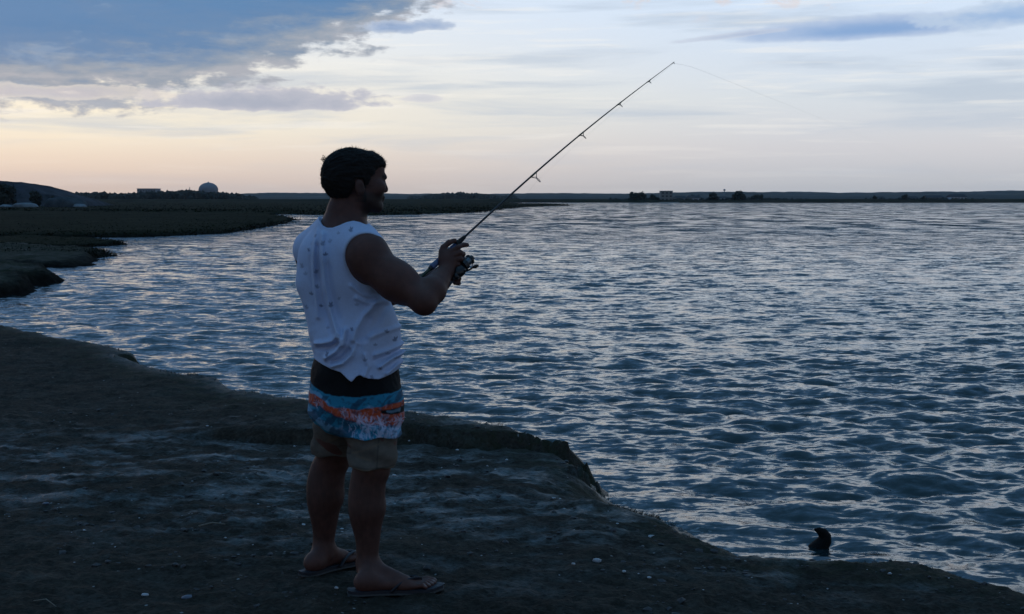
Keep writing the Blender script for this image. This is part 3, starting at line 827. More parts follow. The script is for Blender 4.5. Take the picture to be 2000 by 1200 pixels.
# ------------------------------------------------------------------ the man: smooth-blended solids meshed once
class Vol:
    def __init__(s, lo, hi, h):
        s.lo = np.array(lo, float); s.h = h
        s.n = np.ceil((np.array(hi) - s.lo) / h).astype(int) + 1
        s.V = np.full(s.n, .5, dtype=np.float32)
    def sub(s, lo, hi):
        a = np.clip(np.floor((np.array(lo) - s.lo) / s.h).astype(int), 0, s.n); c = np.clip(np.ceil((np.array(hi) - s.lo) / s.h).astype(int) + 1, 0, s.n)
        sl = tuple(slice(a[i], c[i]) for i in range(3))
        g = [(s.lo[i] + s.h * np.arange(a[i], c[i])).astype(np.float32) for i in range(3)]
        return sl, g[0][:, None, None], g[1][None, :, None], g[2][None, None, :]
    def union(s, sl, d, k):
        o = s.V[sl]
        if k <= 0: s.V[sl] = np.minimum(o, d); return
        h = np.clip(.5 + .5 * (o - d) / k, 0, 1)
        s.V[sl] = o * (1 - h) + d * h - k * h * (1 - h)
    def cone(s, a, b_, r1, r2, k=.02, flat=None):
        """round cone; flat=(axis, factor) squeezes it along a direction"""
        a = np.array(a, float); b_ = np.array(b_, float); R = max(r1, r2) + k + 3 * s.h
        sl, x, y, z = s.sub(np.minimum(a, b_) - R, np.maximum(a, b_) + R)
        e = b_ - a; L = (e @ e) + 1e-12
        px, py, pz = x - a[0], y - a[1], z - a[2]
        t_ = np.clip((px * e[0] + py * e[1] + pz * e[2]) / L, 0, 1)
        qx, qy, qz = px - t_ * e[0], py - t_ * e[1], pz - t_ * e[2]
        if flat is not None:
            ax, f_ = np.array(flat[0], float), flat[1]; ax /= np.linalg.norm(ax)
            dt = qx * ax[0] + qy * ax[1] + qz * ax[2]
            g_ = 1 / f_ - 1
            qx = qx + dt * g_ * ax[0]; qy = qy + dt * g_ * ax[1]; qz = qz + dt * g_ * ax[2]
        d = np.sqrt(qx * qx + qy * qy + qz * qz) - (r1 + (r2 - r1) * t_)
        if flat is not None: d = d * min(1, (1 + flat[1]) / 2)
        s.union(sl, d, k)
    def ell(s, c, r, fr=None, k=.02, cut=False):
        """ellipsoid; fr = three axes"""
        c = np.array(c, float); r = np.array(r, float)
        fr = np.eye(3) if fr is None else np.array(fr, float)
        ext = np.sqrt(((fr * r[:, None]) ** 2).sum(0)) + k + 3 * s.h
        sl, x, y, z = s.sub(c - ext, c + ext)
        px, py, pz = x - c[0], y - c[1], z - c[2]
        u = [px * fr[i][0] + py * fr[i][1] + pz * fr[i][2] for i in range(3)]
        k0 = np.sqrt(sum((u[i] / r[i]) ** 2 for i in range(3))); k1 = np.sqrt(sum((u[i] / r[i] ** 2) ** 2 for i in range(3))) + 1e-9
        d = k0 * (k0 - 1) / k1
        if cut:
            o = s.V[sl]; d = -d
            if k > 0:
                h = np.clip(.5 - .5 * (o - d) / k, 0, 1); s.V[sl] = o * (1 - h) + d * h + k * h * (1 - h)
            else: s.V[sl] = np.maximum(o, d)
        else: s.union(sl, d, k)
    def coords(s):
        return [(s.lo[i] + s.h * np.arange(s.n[i])).astype(np.float32).reshape([-1 if j == i else 1 for j in range(3)]) for i in range(3)]
    def mesh(s):
        V = s.V; n = V.shape
        neg = V < 0
        c0 = [slice(0, -1), slice(1, None)]
        cnt = np.zeros(tuple(m - 1 for m in n), np.uint8)
        for i in (0, 1):
            for j in (0, 1):
                for k in (0, 1): cnt += neg[c0[i], c0[j], c0[k]]
        act = (cnt > 0) & (cnt < 8)
        idx = np.argwhere(act)
        num = np.full(cnt.shape, -1, np.int32); num[act] = np.arange(len(idx))
        corner = {}
        for i in (0, 1):
            for j in (0, 1):
                for k in (0, 1): corner[i, j, k] = V[idx[:, 0] + i, idx[:, 1] + j, idx[:, 2] + k].astype(np.float64)
        acc = np.zeros((len(idx), 3)); w = np.zeros(len(idx))
        for p, q_ in corner.items():
            for ax in range(3):
                if p[ax] == 0:
                    p2 = list(p); p2[ax] = 1; v0 = corner[p]; v1 = corner[tuple(p2)]
                    m_ = (v0 < 0) != (v1 < 0)
                    t_ = np.where(m_, v0 / np.where(m_, v0 - v1, 1), 0)
                    pos = np.array(p, float)[None].repeat(len(idx), 0); pos[:, ax] = t_
                    acc += pos * m_[:, None]; w += m_
        P_ = (idx + acc / w[:, None]) * s.h + s.lo
        quads = []
        for ax in range(3):
            sa = [slice(None)] * 3; sb = [slice(None)] * 3; sa[ax] = slice(0, -1); sb[ax] = slice(1, None)
            A, B = neg[tuple(sa)], neg[tuple(sb)]
            e = np.argwhere(A != B)
            o1, o2 = (ax + 1) % 3, (ax + 2) % 3
            ok = (e[:, o1] > 0) & (e[:, o2] > 0) & (e[:, o1] < n[o1] - 1) & (e[:, o2] < n[o2] - 1)
            e = e[ok]
            def cell(a_, b2):
                c = e.copy(); c[:, o1] -= a_; c[:, o2] -= b2
                return num[c[:, 0], c[:, 1], c[:, 2]]
            qd = np.stack([cell(1, 1), cell(0, 1), cell(0, 0), cell(1, 0)], 1)
            fl = A[e[:, 0], e[:, 1], e[:, 2]]
            qd[~fl] = qd[~fl][:, ::-1]
            quads.append(qd)
        return P_, np.concatenate(quads)
def relax(P_, Q, it=1, lam=.5):
    n = len(P_)
    e = np.concatenate([Q[:, [0, 1]], Q[:, [1, 2]], Q[:, [2, 3]], Q[:, [3, 0]]])
    e = np.concatenate([e, e[:, ::-1]])
    deg = np.bincount(e[:, 0], minlength=n)[:, None].clip(1)
    for _ in range(it):
        a = np.stack([np.bincount(e[:, 0], weights=P_[e[:, 1], i], minlength=n) for i in range(3)], 1) / deg
        P_ = P_ + lam * (a - P_)
    return P_
def normals(P_, Q):
    d1 = P_[Q[:, 2]] - P_[Q[:, 0]]; d2 = P_[Q[:, 3]] - P_[Q[:, 1]]
    nf = np.cross(d1, d2); N = np.zeros_like(P_)
    for c in range(4):
        for i in range(3): N[:, i] += np.bincount(Q[:, c], weights=nf[:, i], minlength=len(P_))
    return N / (np.linalg.norm(N, axis=1)[:, None] + 1e-12)
def frame(phi, pitch=0.0):
    f = np.array([math.cos(phi) * math.cos(pitch), math.sin(phi) * math.cos(pitch), math.sin(pitch)])
    r = np.array([math.sin(phi), -math.cos(phi), 0.0]); u = np.cross(r, f)
    return np.array([f, r, u])
PX = 5.4 / F          # metres per photo pixel at the man's near side
D2 = math.radians
FT = frame(D2(33)); FH = frame(D2(27), D2(-2)); FP = frame(D2(22))
Ft, Rt = FT[0], FT[1]
pelvis = W(697, 775, 5.50); waist = W(694, 672, 5.50); chest = W(675, 545, 5.50); upper = W(670, 490, 5.50)
neckb = W(676, 440, 5.51)
headc = W(690, 344, 5.48)
shR = W(716, 500, 5.345); shL = W(612, 497, 5.66)
elR = W(828, 590, 5.26); wrR = W(871, 530, 5.41)
elL = W(742, 585, 5.80); wrL = W(848, 541, 5.62)
hipR = W(727, 795, 5.42); hipL = W(672, 790, 5.58)
knR = W(727, 912, 5.37); knL = W(651, 893, 5.63)
anR = W(720, 1112, 5.37); anL = W(634, 1082, 5.655)
rodA = W(812, 551, 5.36); rodDirPts = None

def torso(v, inf=0.0, k=.05):
    v.ell(pelvis + [0, 0, .0], np.array([.148, .182, .13]) + inf, FT, k)
    v.ell(pelvis - Ft * .035 + [0, 0, -.03], np.array([.13, .165, .11]) + inf, FT, k)
    v.ell(waist, np.array([.135, .165, .17]) + inf, FT, k)
    v.ell(chest + Ft * .01, np.array([.135, .185, .19]) + inf, FT, k)
    v.ell(upper + [0, 0, .0], np.array([.105, .20, .105]) + inf, FT, k)
    v.cone(neckb + [0, 0, -.03], shR + [0, 0, .018], .055 + inf, .058 + inf, .05)
    v.cone(neckb + [0, 0, -.03], shL + [0, 0, .018], .055 + inf, .058 + inf, .05)
def limb(v, pts, k=.03):
    for (a, ra), (c, rc) in zip(pts[:-1], pts[1:]): v.cone(a, c, ra, rc, k)

lo = np.array([-.93, 4.98, -.02]); hi = np.array([-.10, 6.02, 1.72])
body = Vol([-.90, 5.00, -.01], [-.12, 6.0, 1.70], .004)
v = body
torso(v)
# neck and traps
v.cone(W(681, 400, 5.49), neckb + [0, 0, -.02], .063, .074, .03)
v.cone(W(668, 418, 5.48), upper - Ft * .03, .050, .09, .06)
v.cone(W(672, 430, 5.50), shL + [.01, 0, .02], .038, .055, .05)
v.cone(W(680, 434, 5.48), shR + [-.01, 0, .02], .036, .055, .05)
# shoulder blades and lats
v.ell(W(668, 520, 5.40), (.04, .06, .085), FT, .04)
v.ell(W(610, 515, 5.50), (.04, .06, .085), FT, .04)
# right arm
up = np.array([0, 0, 1.0])
v.ell(shR + np.array([.012, -.015, -.01]), (.078, .068, .092), FT, .03)
mid = shR * .45 + elR * .55
limb(v, [(shR, .068), (mid + [-.004, 0, -.002], .0635), (elR + [-.012, 0, .010], .046)], .03)
v.ell(shR * .45 + elR * .55 + [.012, 0, .016], (.085, .050, .046), [(elR - shR) / np.linalg.norm(elR - shR), Rt * 0 + [0, -1, 0], np.cross((elR - shR) / np.linalg.norm(elR - shR), [0, -1, 0])], .03)
v.ell(shR * .5 + elR * .5 + [-.022, 0, -.026], (.10, .045, .040), [(elR - shR) / np.linalg.norm(elR - shR), [0, -1, 0], np.cross((elR - shR) / np.linalg.norm(elR - shR), [0, -1, 0])], .03)
v.ell(elR + [.006, 0, -.008], (.034, .036, .036), None, .02)
f1 = elR * .68 + wrR * .32
limb(v, [(elR, .046), (f1 + [.004, 0, .006], .049), (elR * .35 + wrR * .65, .038), (wrR, .028)], .025)
# left arm (mostly hidden)
v.ell(shL + [0, .01, -.01], (.070, .062, .08), FT, .03)
limb(v, [(shL, .062), (shL * .45 + elL * .55, .055), (elL, .043)], .03)
limb(v, [(elL, .043), (elL * .62 + wrL * .38, .045), (wrL, .028)], .025)
# legs
limb(v, [(hipR, .105), (hipR * .4 + knR * .6, .085), (knR, .060)], .04)
limb(v, [(hipL, .105), (hipL * .4 + knL * .6, .085), (knL, .060)], .04)
for kn, an, cb in ((knR, anR, W(706, 975, 5.37)), (knL, anL, W(623, 958, 5.64))):
    v.cone(kn, kn * .6 + an * .4, .056, .052, .03)
    v.cone(kn * .6 + an * .4, an + [0, 0, .03], .050, .034, .03)
    v.ell(cb + [0, 0, -.01], (.050, .052, .135), None, .045)
    v.ell(kn + [.030, 0, -.01], (.034, .038, .045), None, .02)
    v.cone(an + [-.012, 0, .14], an + [-.020, 0, .0], .034, .026, .02)
def foot(v, an, heel, toe, nside):
    """heel, toe: ground points; nside: the direction of the little toe"""
    d = toe - heel; L = np.linalg.norm(d); d = d / L; n = nside
    z = .018
    H = heel + d * .035
    v.ell(H + [0, 0, z + .030], (.040, .036, .034), [d, n, [0, 0, 1]], .02)
    v.cone(an + [0, 0, .02], H + d * .02 + [0, 0, z + .04], .040, .036, .025)
    v.cone(an + d * .015 + [0, 0, .0], heel + d * L * .58 + [0, 0, z + .026], .036, .026, .03)
    v.cone(H + [0, 0, z + .022], heel + d * L * .60 + n * .018 + [0, 0, z + .016], .030, .019, .025)
    v.ell(heel + d * L * .66 + [0, 0, z + .014], (.050, .045, .019), [d, n, [0, 0, 1]], .02)
    for s_ in (1, -1):
        v.ell(an + n * s_ * .030 + [0, 0, -.002], (.014, .012, .014), None, .012)
    for i in range(5):
        o_ = (-.033 + i * .0175) ; ln = (1.0, .985, .955, .915, .865)[i]; r_ = (.0135, .0100, .0095, .009, .0085)[i]
        b0 = heel + d * L * .74 + n * o_ + [0, 0, z + .014]; t1 = heel + d * (L * ln - r_) + n * o_ * 1.12 + [0, 0, z + .006 + r_ * .5]
        mm = b0 * .4 + t1 * .6 + [0, 0, .007]
        v.cone(b0, mm, r_, r_, .006); v.cone(mm, t1, r_, r_ * .92, .004)
heelR = G(694, 1152, .018); heelR[2] = 0; toeR = G(856, 1149, .012); toeR[2] = 0
heelL = G(600, 1116, .018); heelL[2] = 0; toeL = G(716, 1088, .012); toeL[2] = 0
def perp(h_, t_):
    d = (t_ - h_); d /= np.linalg.norm(d); return np.array([d[1], -d[0], 0])
nR, nL = perp(heelR, toeR), -perp(heelL, toeL)
foot(v, anR, heelR, toeR, nR); foot(v, anL, heelL, toeL, nL)
# head, in its own axes (forward, right, up)
def hp(f, r, u): return headc + FH[0] * f + FH[1] * r + FH[2] * u
v.ell(hp(-.006, 0, .004), (.107, .075, .092), FH, .02)
v.ell(hp(-.040, 0, -.025), (.066, .066, .064), FH, .03)
v.ell(hp(.055, 0, -.045), (.070, .064, .088), FH, .02)
v.ell(hp(.072, 0, .030), (.052, .058, .050), FH, .02)
v.cone(hp(.02, .048, -.085), hp(.095, .020, -.118), .022, .020, .02)
v.cone(hp(.02, -.048, -.085), hp(.095, -.020, -.118), .022, .020, .02)
v.ell(hp(.100, 0, -.112), (.022, .026, .022), FH, .015)
v.cone(hp(.02, 0, -.08), W(684, 410, 5.49), .055, .060, .03)
v.cone(hp(.112, -.026, -.002), hp(.112, .026, -.002), .0165, .0165, .012)
for s_ in (1, -1):
    v.ell(hp(.132, s_ * .031, -.022), (.017, .019, .012), FH, .010, cut=True)
    v.ell(hp(.108, s_ * .031, -.022), (.014, .014, .012), FH, .003)
    v.ell(hp(.086, s_ * .050, -.040), (.028, .013, .022), FH, .018)
v.cone(hp(.120, 0, -.008), hp(.137, 0, -.045), .008, .0085, .008)
v.ell(hp(.131, 0, -.052), (.011, .013, .008), FH, .006)
v.ell(hp(.120, 0, -.077), (.011, .020, .007), FH, .008)
v.ell(hp(.118, 0, -.089), (.011, .018, .008), FH, .008)
# the ear turned to the camera, and the other one
for s_ in (1, -1):
    e0 = hp(-.004, s_ * .076, -.045)
    eu = FH[2] * .97 - FH[0] * .24; ef = np.cross(eu, FH[1]); 
    v.ell(e0 + FH[1] * s_ * .006, (.020, .009, .032), [FH[0] * .97 + FH[2] * .24, FH[1], eu], .004)
    v.ell(e0 + FH[1] * s_ * .016 + FH[0] * .004, (.010, .005, .018), [FH[0], FH[1], eu], .003, cut=True)
    v.ell(e0 + FH[1] * s_ * .002 - FH[2] * .026, (.009, .006, .009), FH, .004)

# right hand round the rod: back of the hand to the camera, index and thumb lying along the grip
rod0 = W(812, 551, 5.375); rod1 = W(893, 478, 5.455)
rdir = (rod1 - rod0) / np.linalg.norm(rod1 - rod0)
def rodp(t_): return rod0 + rdir * t_                    # metres along the rod from the butt
rn = np.cross(rdir, [0, 1, 0]); rn /= np.linalg.norm(rn)   # square to the rod, pointing down right in the picture
if rn[2] > 0: rn = -rn
rt_ = np.cross(rdir, rn); 
if rt_[1] > 0: rt_ = -rt_                                  # toward the camera
hc = W(880, 502, 5.435)
def fing(v, pts, r0, r1):
    n_ = len(pts) - 1
    for i in range(n_): v.cone(pts[i], pts[i + 1], r0 + (r1 - r0) * i / n_, r0 + (r1 - r0) * (i + 1) / n_, .005)
v.ell(W(877, 505, 5.425), (.040, .017, .038), [rdir, rt_, rn], .012)
v.cone(wrR, W(875, 512, 5.425), .027, .030, .02, flat=(rt_, .7))
v.cone(W(866, 512, 5.43), W(864, 492, 5.435), .018, .015, .012)
kn_ = [W(895, 483, 5.43), W(899, 494, 5.425), W(899, 506, 5.423), W(895, 517, 5.425)]
pm = [W(880, 492, 5.425), W(882, 500, 5.422), W(882, 508, 5.422), W(880, 516, 5.425)]
for i, kk in enumerate(kn_):
    r_ = (.0100, .0102, .0096, .0086)[i]
    if i == 0:
        fing(v, [pm[0], kk, W(904, 479, 5.445), W(912, 478, 5.455)], .0105, .0078)
        v.cone(W(906, 478.5, 5.447), W(913, 479.5, 5.459), .0085, .0072, .004)
    else:
        p1 = kk + np.array([.010, .022, -.006]); p2 = p1 + np.array([-.008, .024, -.004]); p3 = p2 + np.array([-.022, .006, .002])
        fing(v, [pm[i], kk, p1, p2, p3], r_ + .001, r_ - .0015)
fing(v, [W(864, 500, 5.435), W(866, 484, 5.437), W(877, 474, 5.445), W(888, 470, 5.453)], .0135, .0090)
# left hand on the reel side, behind the wrist
lh = W(868, 535, 5.59)
v.ell(lh, (.040, .018, .034), None, .012)
v.cone(wrL, lh, .026, .026, .02)
for i in range(4):
    kk = lh + np.array([.034 - .002 * i, -.004, .024 - .017 * i])
    p1 = kk + np.array([.024, -.012, -.004]); p2 = p1 + np.array([.006, -.024, -.004]); p3 = p2 + np.array([-.016, -.008, 0])
    fing(v, [lh + np.array([.0, 0, .018 - .012 * i]), kk, p1, p2, p3], .010, .0075)
fing(v, [lh + np.array([-.015, -.01, .015]), lh + np.array([.01, -.03, .032]), lh + np.array([.035, -.045, .024])], .012, .0088)
# feet stop at the soles
gx, gy, gz = v.coords()
Vs = v.V
kz = int((.03 - v.lo[2]) / v.h)
Vs[:, :, :kz] = np.maximum(Vs[:, :, :kz], (.0175 - gz[:, :, :kz]))
Pb, Qb = body.mesh()
Pb = relax(Pb, Qb, 1, .35)
Nb = normals(Pb, Qb)
def uvpx(Pm):    # flat picture of the cloth seen from the near side, in photo-sized units, for laying out prints
    return 1000 + Pm[:, 0] / PX, HOR + (CAMZ - Pm[:, 2]) / PX
rel = Pb - headc
hf, hr, hu = rel @ FH[0], rel @ FH[1], rel @ FH[2]
beard = smooth(-hu, .050, .075) * smooth(hf, .0, .03) * smooth(-hu, -.5, 0) * (hu > -.155)
beard = beard * (1 - .0 * smooth(-np.hypot((hf - .128) / .02, (hu + .083) / .012), -1.2, -.6))
side = smooth(hf, -.02, .0) * smooth(-hf, -.035, -.02) * smooth(-hu, .02, .05) * (hu > -.10) * (np.abs(hr) > .05)
brow = np.exp(-((hu - .002) / .007) ** 2) * (hf > .10) * (np.abs(hr) > .01) * (np.abs(hr) < .055)
skin = np.array([.118, .052, .040]); dark = np.array([.012, .009, .008])
m_ = np.clip(beard * .78 + side * .4 + brow * .9, 0, 1)[:, None]
var = (1 + .25 * vn(Pb[:, 0] * 18, Pb[:, 1] * 18, Pb[:, 2] * 18, 4) + .15 * vn(Pb[:, 0] * 60, Pb[:, 1] * 60, Pb[:, 2] * 60, 5))[:, None]
Cb = skin * var * (1 - m_) + dark * m_
# leg hair darkens the shins a little; lips and nails
Cb *= (1 - .22 * smooth(-Pb[:, 2], -.50, -.42) * smooth(Pb[:, 2], .08, .16) * (1 + vn(Pb[:, 0] * 160, Pb[:, 1] * 160, Pb[:, 2] * 40, 6)))[:, None]
toeP = [(heelR, toeR, nR), (heelL, toeL, nL)]
for h_, t_, n_ in toeP:
    d = (t_ - h_); L = np.linalg.norm(d); d = d / L
    for i in range(5):
        o_ = (-.033 + i * .0175) * 1.12; ln = (1.0, .985, .955, .915, .865)[i]
        c_ = h_ + d * (L * ln - .010) + n_ * o_ + np.array([0, 0, .038])
        k_ = np.exp(-(np.linalg.norm(Pb - c_, axis=1) / .0085) ** 4)[:, None]
        Cb = Cb * (1 - .8 * k_) + np.array([.34, .24, .22]) * .8 * k_
def vc_mat(name, rough, spec, bsc, bst, bdist, sss=0.0, var=.12):
    def f(bb, p):
        a = bb.new("ShaderNodeAttribute", attribute_name="tint").outputs['Color']
        c = bb.new("ShaderNodeTexCoord").outputs['Object']
        n = bb.noise(c, bsc * .3, 4, .6)
        bb.put(p.inputs['Base Color'], bb.mix(1.0, a, bb.ramp(n, [(.25, (1 - var,) * 3), (.75, (1, 1, 1))]), 'MULTIPLY'))
        bb.put(p.inputs['Roughness'], bb.rng(bb.noise(c, bsc * .6, 3), .3, .7, rough - .06, rough + .06))
        p.inputs['Specular IOR Level'].default_value = spec
        bb.put(p.inputs['Normal'], bb.bump(bb.noise(c, bsc, 5, .65), bst, bdist))
        if sss:
            p.inputs['Subsurface Weight'].default_value = sss
            p.inputs['Subsurface Radius'].default_value = (.02, .008, .004)
            p.inputs['Subsurface Scale'].default_value = .5
    return mat(name, f)
M_skin = vc_mat("tanned_skin", .60, .32, 130, .4, .003, var=.3)
man = empty("person", ((heelR[0] + heelL[0]) / 2 + .1, (heelR[1] + heelL[1]) / 2, 0), label="man in white tank top and patterned board shorts fishing from the dark bank", category="person")
def child(name, Pm, Q, m, par, colr=None, **props):
    off = np.array(par.matrix_world.translation) if False else np.array(par.location if par.parent is None else par.parent.location)
    me = mesh_np(name, Pm - off, Q, True)
    if colr is not None: attr(me, "tint", colr)
    return link(name, me, m, par, **props)
child("body", Pb, Qb, M_skin, man, Cb)
del body, Vs

# ---- hair
hv = Vol(headc - [.18, .15, .14], headc + [.18, .15, .16], .003)
hv.ell(hp(-.008, 0, .008), (.1175, .081, .099), FH, .02)
hv.ell(hp(-.042, 0, -.024), (.072, .072, .070), FH, .03)
hv.ell(hp(.060, 0, .050), (.058, .060, .046), FH, .02)
hv.ell(hp(.097, .01, .050), (.023, .045, .020), FH, .015)
gx, gy, gz = hv.coords()
rx, ry, rz_ = gx - headc[0], gy - headc[1], gz - headc[2]
f_ = rx * FH[0][0] + ry * FH[0][1] + rz_ * FH[0][2]; r_ = rx * FH[1][0] + ry * FH[1][1] + rz_ * FH[1][2]; u_ = rx * FH[2][0] + ry * FH[2][1] + rz_ * FH[2][2]
# hairline: forehead, temple, sideburn in front of the ear, round the ear, nape
line = np.interp(f_.ravel(), [-.2, -.115, -.085, -.060, -.040, -.028, -.020, .010, .017, .020, .034, .040, .055, .075, .095, .20],
                 [-.050, -.055, -.088, -.100, -.084, -.060, -.012, -.008, -.020, -.055, -.050, -.015, .008, .026, .038, .042]).reshape(f_.shape)
nz_ = .006 * vn(np.broadcast_to(gx * 90, hv.n).ravel(), np.broadcast_to(gy * 90, hv.n).ravel(), np.broadcast_to(gz * 90, hv.n).ravel(), 8).reshape(hv.n)
hv.V = np.maximum(hv.V, (line - u_ + nz_) * .7)
hv.V = hv.V + nz_ * .7 - .0005
Ph, Qh = hv.mesh()
Ph = relax(Ph, Qh, 1, .3)
Nh = normals(Ph, Qh)
# clumpy surface, combed forward
rl = Ph - headc; a_ = rl @ FH[0]; b2 = rl @ FH[1]; c2 = rl @ FH[2]
Ph = Ph + Nh * (.0055 * fbm(a_ * 40, np.arctan2(b2, c2) * 14, 3, 9))[:, None]
M_hair = simple("dark_brown_hair", (.010, .008, .007), .62, .4, 260, .8, .003, .25)
hair = child("hair", Ph, Qh, M_hair, man)
# loose strands over the surface and the tuft at the back of the crown
rs = np.random.RandomState(5)
nS = 5200
pick = rs.randint(0, len(Ph), nS)
tang = -FH[0] * .2 + rs.randn(nS, 3) * .5
Np = Nh[pick]
dirs = Np * .55 + (np.array([.75, .3, -.2]) + rs.randn(nS, 3) * .6) * .6
dirs /= np.linalg.norm(dirs, axis=1)[:, None]
Ln = rs.uniform(.006, .017, nS)
b0 = Ph[pick] - Np * .002; sd_ = np.cross(dirs, rs.randn(nS, 3)); sd_ /= np.linalg.norm(sd_, axis=1)[:, None]
tri = np.stack([b0 - sd_ * .0008, b0 + sd_ * .0008, b0 + dirs * Ln[:, None]], 1).reshape(-1, 3)
me = mesh_np("strands", tri - np.array(man.location), np.arange(nS * 3).reshape(-1, 3), False)
link("loose_strands", me, M_hair, hair, kind="stuff")
bm = bmesh.new()
off = Vector(man.location)
rs = np.random.RandomState(12)
for i in range(11):
    a = W(640 + rs.uniform(-4, 5), 318 + rs.uniform(-10, 6), 5.44 + rs.uniform(-.02, .03))
    e = W(626 + rs.uniform(-1, 8), 307 + rs.uniform(-3, 12), 5.44 + rs.uniform(-.02, .03))
    mdl = (a + e) / 2 + np.array([-.008, 0, .012 + rs.uniform(0, .006)])
    pts_ = [Vector((1 - t_) ** 2 * a + 2 * t_ * (1 - t_) * mdl + t_ * t_ * e) - off for t_ in np.linspace(0, 1, 7)]
    tube_pts(bm, pts_, [.0011, .0010, .0010, .0009, .0008, .0007, .0005], 5)
bm_obj("hair_tuft", bm, M_hair, hair)

# ---- tank top
def pxline_dist(U, Vv, pts):
    d, i_, t_ = seg_dist(U, Vv, [tuple(p) for p in pts], closed=False)
    return np.abs(d)
sv_ = Vol([-.90, 5.18, .70], [-.30, 5.85, 1.52], .0032)
v = sv_
inf = .010
v.ell(pelvis + [-.010, 0, .050], np.array([.182, .213, .15]), FT, .05)
v.ell(waist + [.008, 0, -.03], np.array([.160, .182, .17]), FT, .05)
v.ell(waist + [.008, 0, .06], np.array([.150, .180, .17]), FT, .05)
v.ell(chest + Ft * .012, np.array([.148, .196, .19]), FT, .05)
v.ell(upper, np.array([.114, .208, .108]), FT, .05)
v.cone(neckb + [0, 0, -.03], shR + [0, 0, .018], .055 + inf, .058 + inf, .05)
v.cone(neckb + [0, 0, -.03], shL + [0, 0, .018], .055 + inf, .058 + inf, .05)
v.cone(W(672, 425, 5.50), shL + [.01, 0, .02], .050 + inf, .060 + inf, .06)
v.cone(W(680, 434, 5.48), shR + [-.01, 0, .02], .038 + inf, .055 + inf, .05)
v.cone(W(668, 418, 5.48), upper - Ft * .03, .050 + inf, .09 + inf, .06)
v.ell(W(668, 520, 5.40), (.049, .066, .092), FT, .05)
v.ell(W(610, 515, 5.50), (.050, .070, .095), FT, .05)
# cloth hanging from the blades to the small of the back
v.cone(W(612, 560, 5.50), W(634, 655, 5.48), .055, .05, .06)
gx, gy, gz = v.coords()
# folds
shp = v.n
GX = np.broadcast_to(gx, shp).ravel(); GZ = np.broadcast_to(gz, shp).ravel()
act = np.abs(v.V.ravel()) < .03
U = 1000 + GX[act] / PX; Q_ = HOR + (CAMZ - GZ[act]) / PX
GYa = np.broadcast_to(gy, shp).ravel()[act]; GXa = GX[act]; GZa = GZ[act]
front = smooth(-(GYa - (5.52 + (GXa + .60) * .6)), -.03, .05)    # near half of the cloth
dsp = np.zeros(len(U))
folds = [  # polyline (photo units), width px, height m
    ([(632, 458), (633, 500), (638, 560), (648, 610), (662, 650), (672, 668)], 5.5, .0125),
    ([(617, 450), (612, 500), (612, 560), (618, 620)], 5.0, .007),
    ([(604, 455), (598, 510), (600, 570), (606, 630)], 4.5, .006),
    ([(678, 642), (674, 664), (658, 684), (636, 698)], 4.5, .012),
    ([(664, 650), (650, 664), (628, 670), (612, 672)], 4.5, .009),
    ([(700, 668), (690, 690), (672, 706), (650, 712)], 5, .009),
    ([(738, 590), (716, 612), (700, 640), (694, 660)], 6, .010),
    ([(790, 690), (766, 700), (744, 714)], 4.5, .009), ([(792, 672), (765, 682), (735, 690)], 4.5, .006),
    ([(785, 640), (755, 645), (725, 655)], 5, .005), ([(700, 580), (722, 590), (746, 588)], 5, .006),
    ([(690, 556), (712, 574), (740, 580)], 4, .005), ([(716, 690), (722, 712), (715, 730)], 4, .007),
    ([(795, 706), (775, 714), (757, 728)], 4, .006),
]
for pts_, w_, h_ in folds:
    d = pxline_dist(U, Q_, pts_); dsp += 1.9 * h_ * np.exp(-(d / w_) ** 2) * front
grooves = [([(621, 480), (622, 540), (632, 600), (648, 650)], 5, .006), ([(640, 520), (646, 570), (660, 620)], 9, .004), ([(612, 683), (640, 680), (662, 668)], 4.5, .012),
           ([(720, 622), (704, 650), (700, 672)], 9, .010), ([(750, 600), (735, 630), (715, 655)], 8, .008), ([(684, 680), (668, 698), (650, 706)], 4, .010),
           ([(606, 480), (604, 540), (610, 600)], 4, .006), ([(790, 682), (760, 692), (735, 702)], 4, .005)]
for pts_, w_, h_ in grooves:
    d = pxline_dist(U, Q_, pts_); dsp -= 1.4 * h_ * np.exp(-(d / w_) ** 2) * front
dsp += .0045 * fbm(U / 30, Q_ / 55 + GYa * 6, 3, 71) + .003 * fbm(U / 9 + Q_ / 14, Q_ / 16 - U / 40, 2, 73) * smooth(Q_, 600, 680)
VV = v.V.ravel(); VV[act] -= dsp.astype(np.float32); v.V = VV.reshape(shp)
# armholes, neck, hem
v.ell(W(724, 508, 5.20), (.136, .150, .138), FT, .0, cut=True)
v.ell(W(540, 528, 5.98), (.100, .150, .120), FT, .0, cut=True)
v.ell(W(672, 422, 5.49), (.105, .098, .062), frame(D2(33), D2(-16)), .0, cut=True)
v.ell(neckb + Ft * .045 + [0, 0, .085], (.125, .098, .100), FT, .0, cut=True)
hem = np.interp(1000 + gx.ravel() / PX, [560, 604, 622, 645, 668, 683, 690, 700, 706, 722, 742, 765, 789, 830], [700, 704, 710, 718, 724, 737, 742, 731, 729, 736, 738, 730, 716, 706])
nk = np.interp(1000 + gx.ravel() / PX, [570, 600, 614, 621, 629, 638, 650, 664, 678, 691, 704, 716, 730, 760], [380, 380, 420, 432, 441, 445, 445, 440, 434, 431, 434, 439, 430, 400])
nkz = CAMZ - (nk - HOR) * PX
v.V = np.maximum(v.V, (gz - nkz[:, None, None]) * .75)
hemz = CAMZ - (hem - HOR) * PX
v.V = np.maximum(v.V, (hemz[:, None, None] - gz) * .75)
Ps, Qs = v.mesh(); Ps = relax(Ps, Qs, 1, .3)
su, sw = uvpx(Ps)
Cs = np.tile(np.array([.55, .64, .86]), (len(Ps), 1))
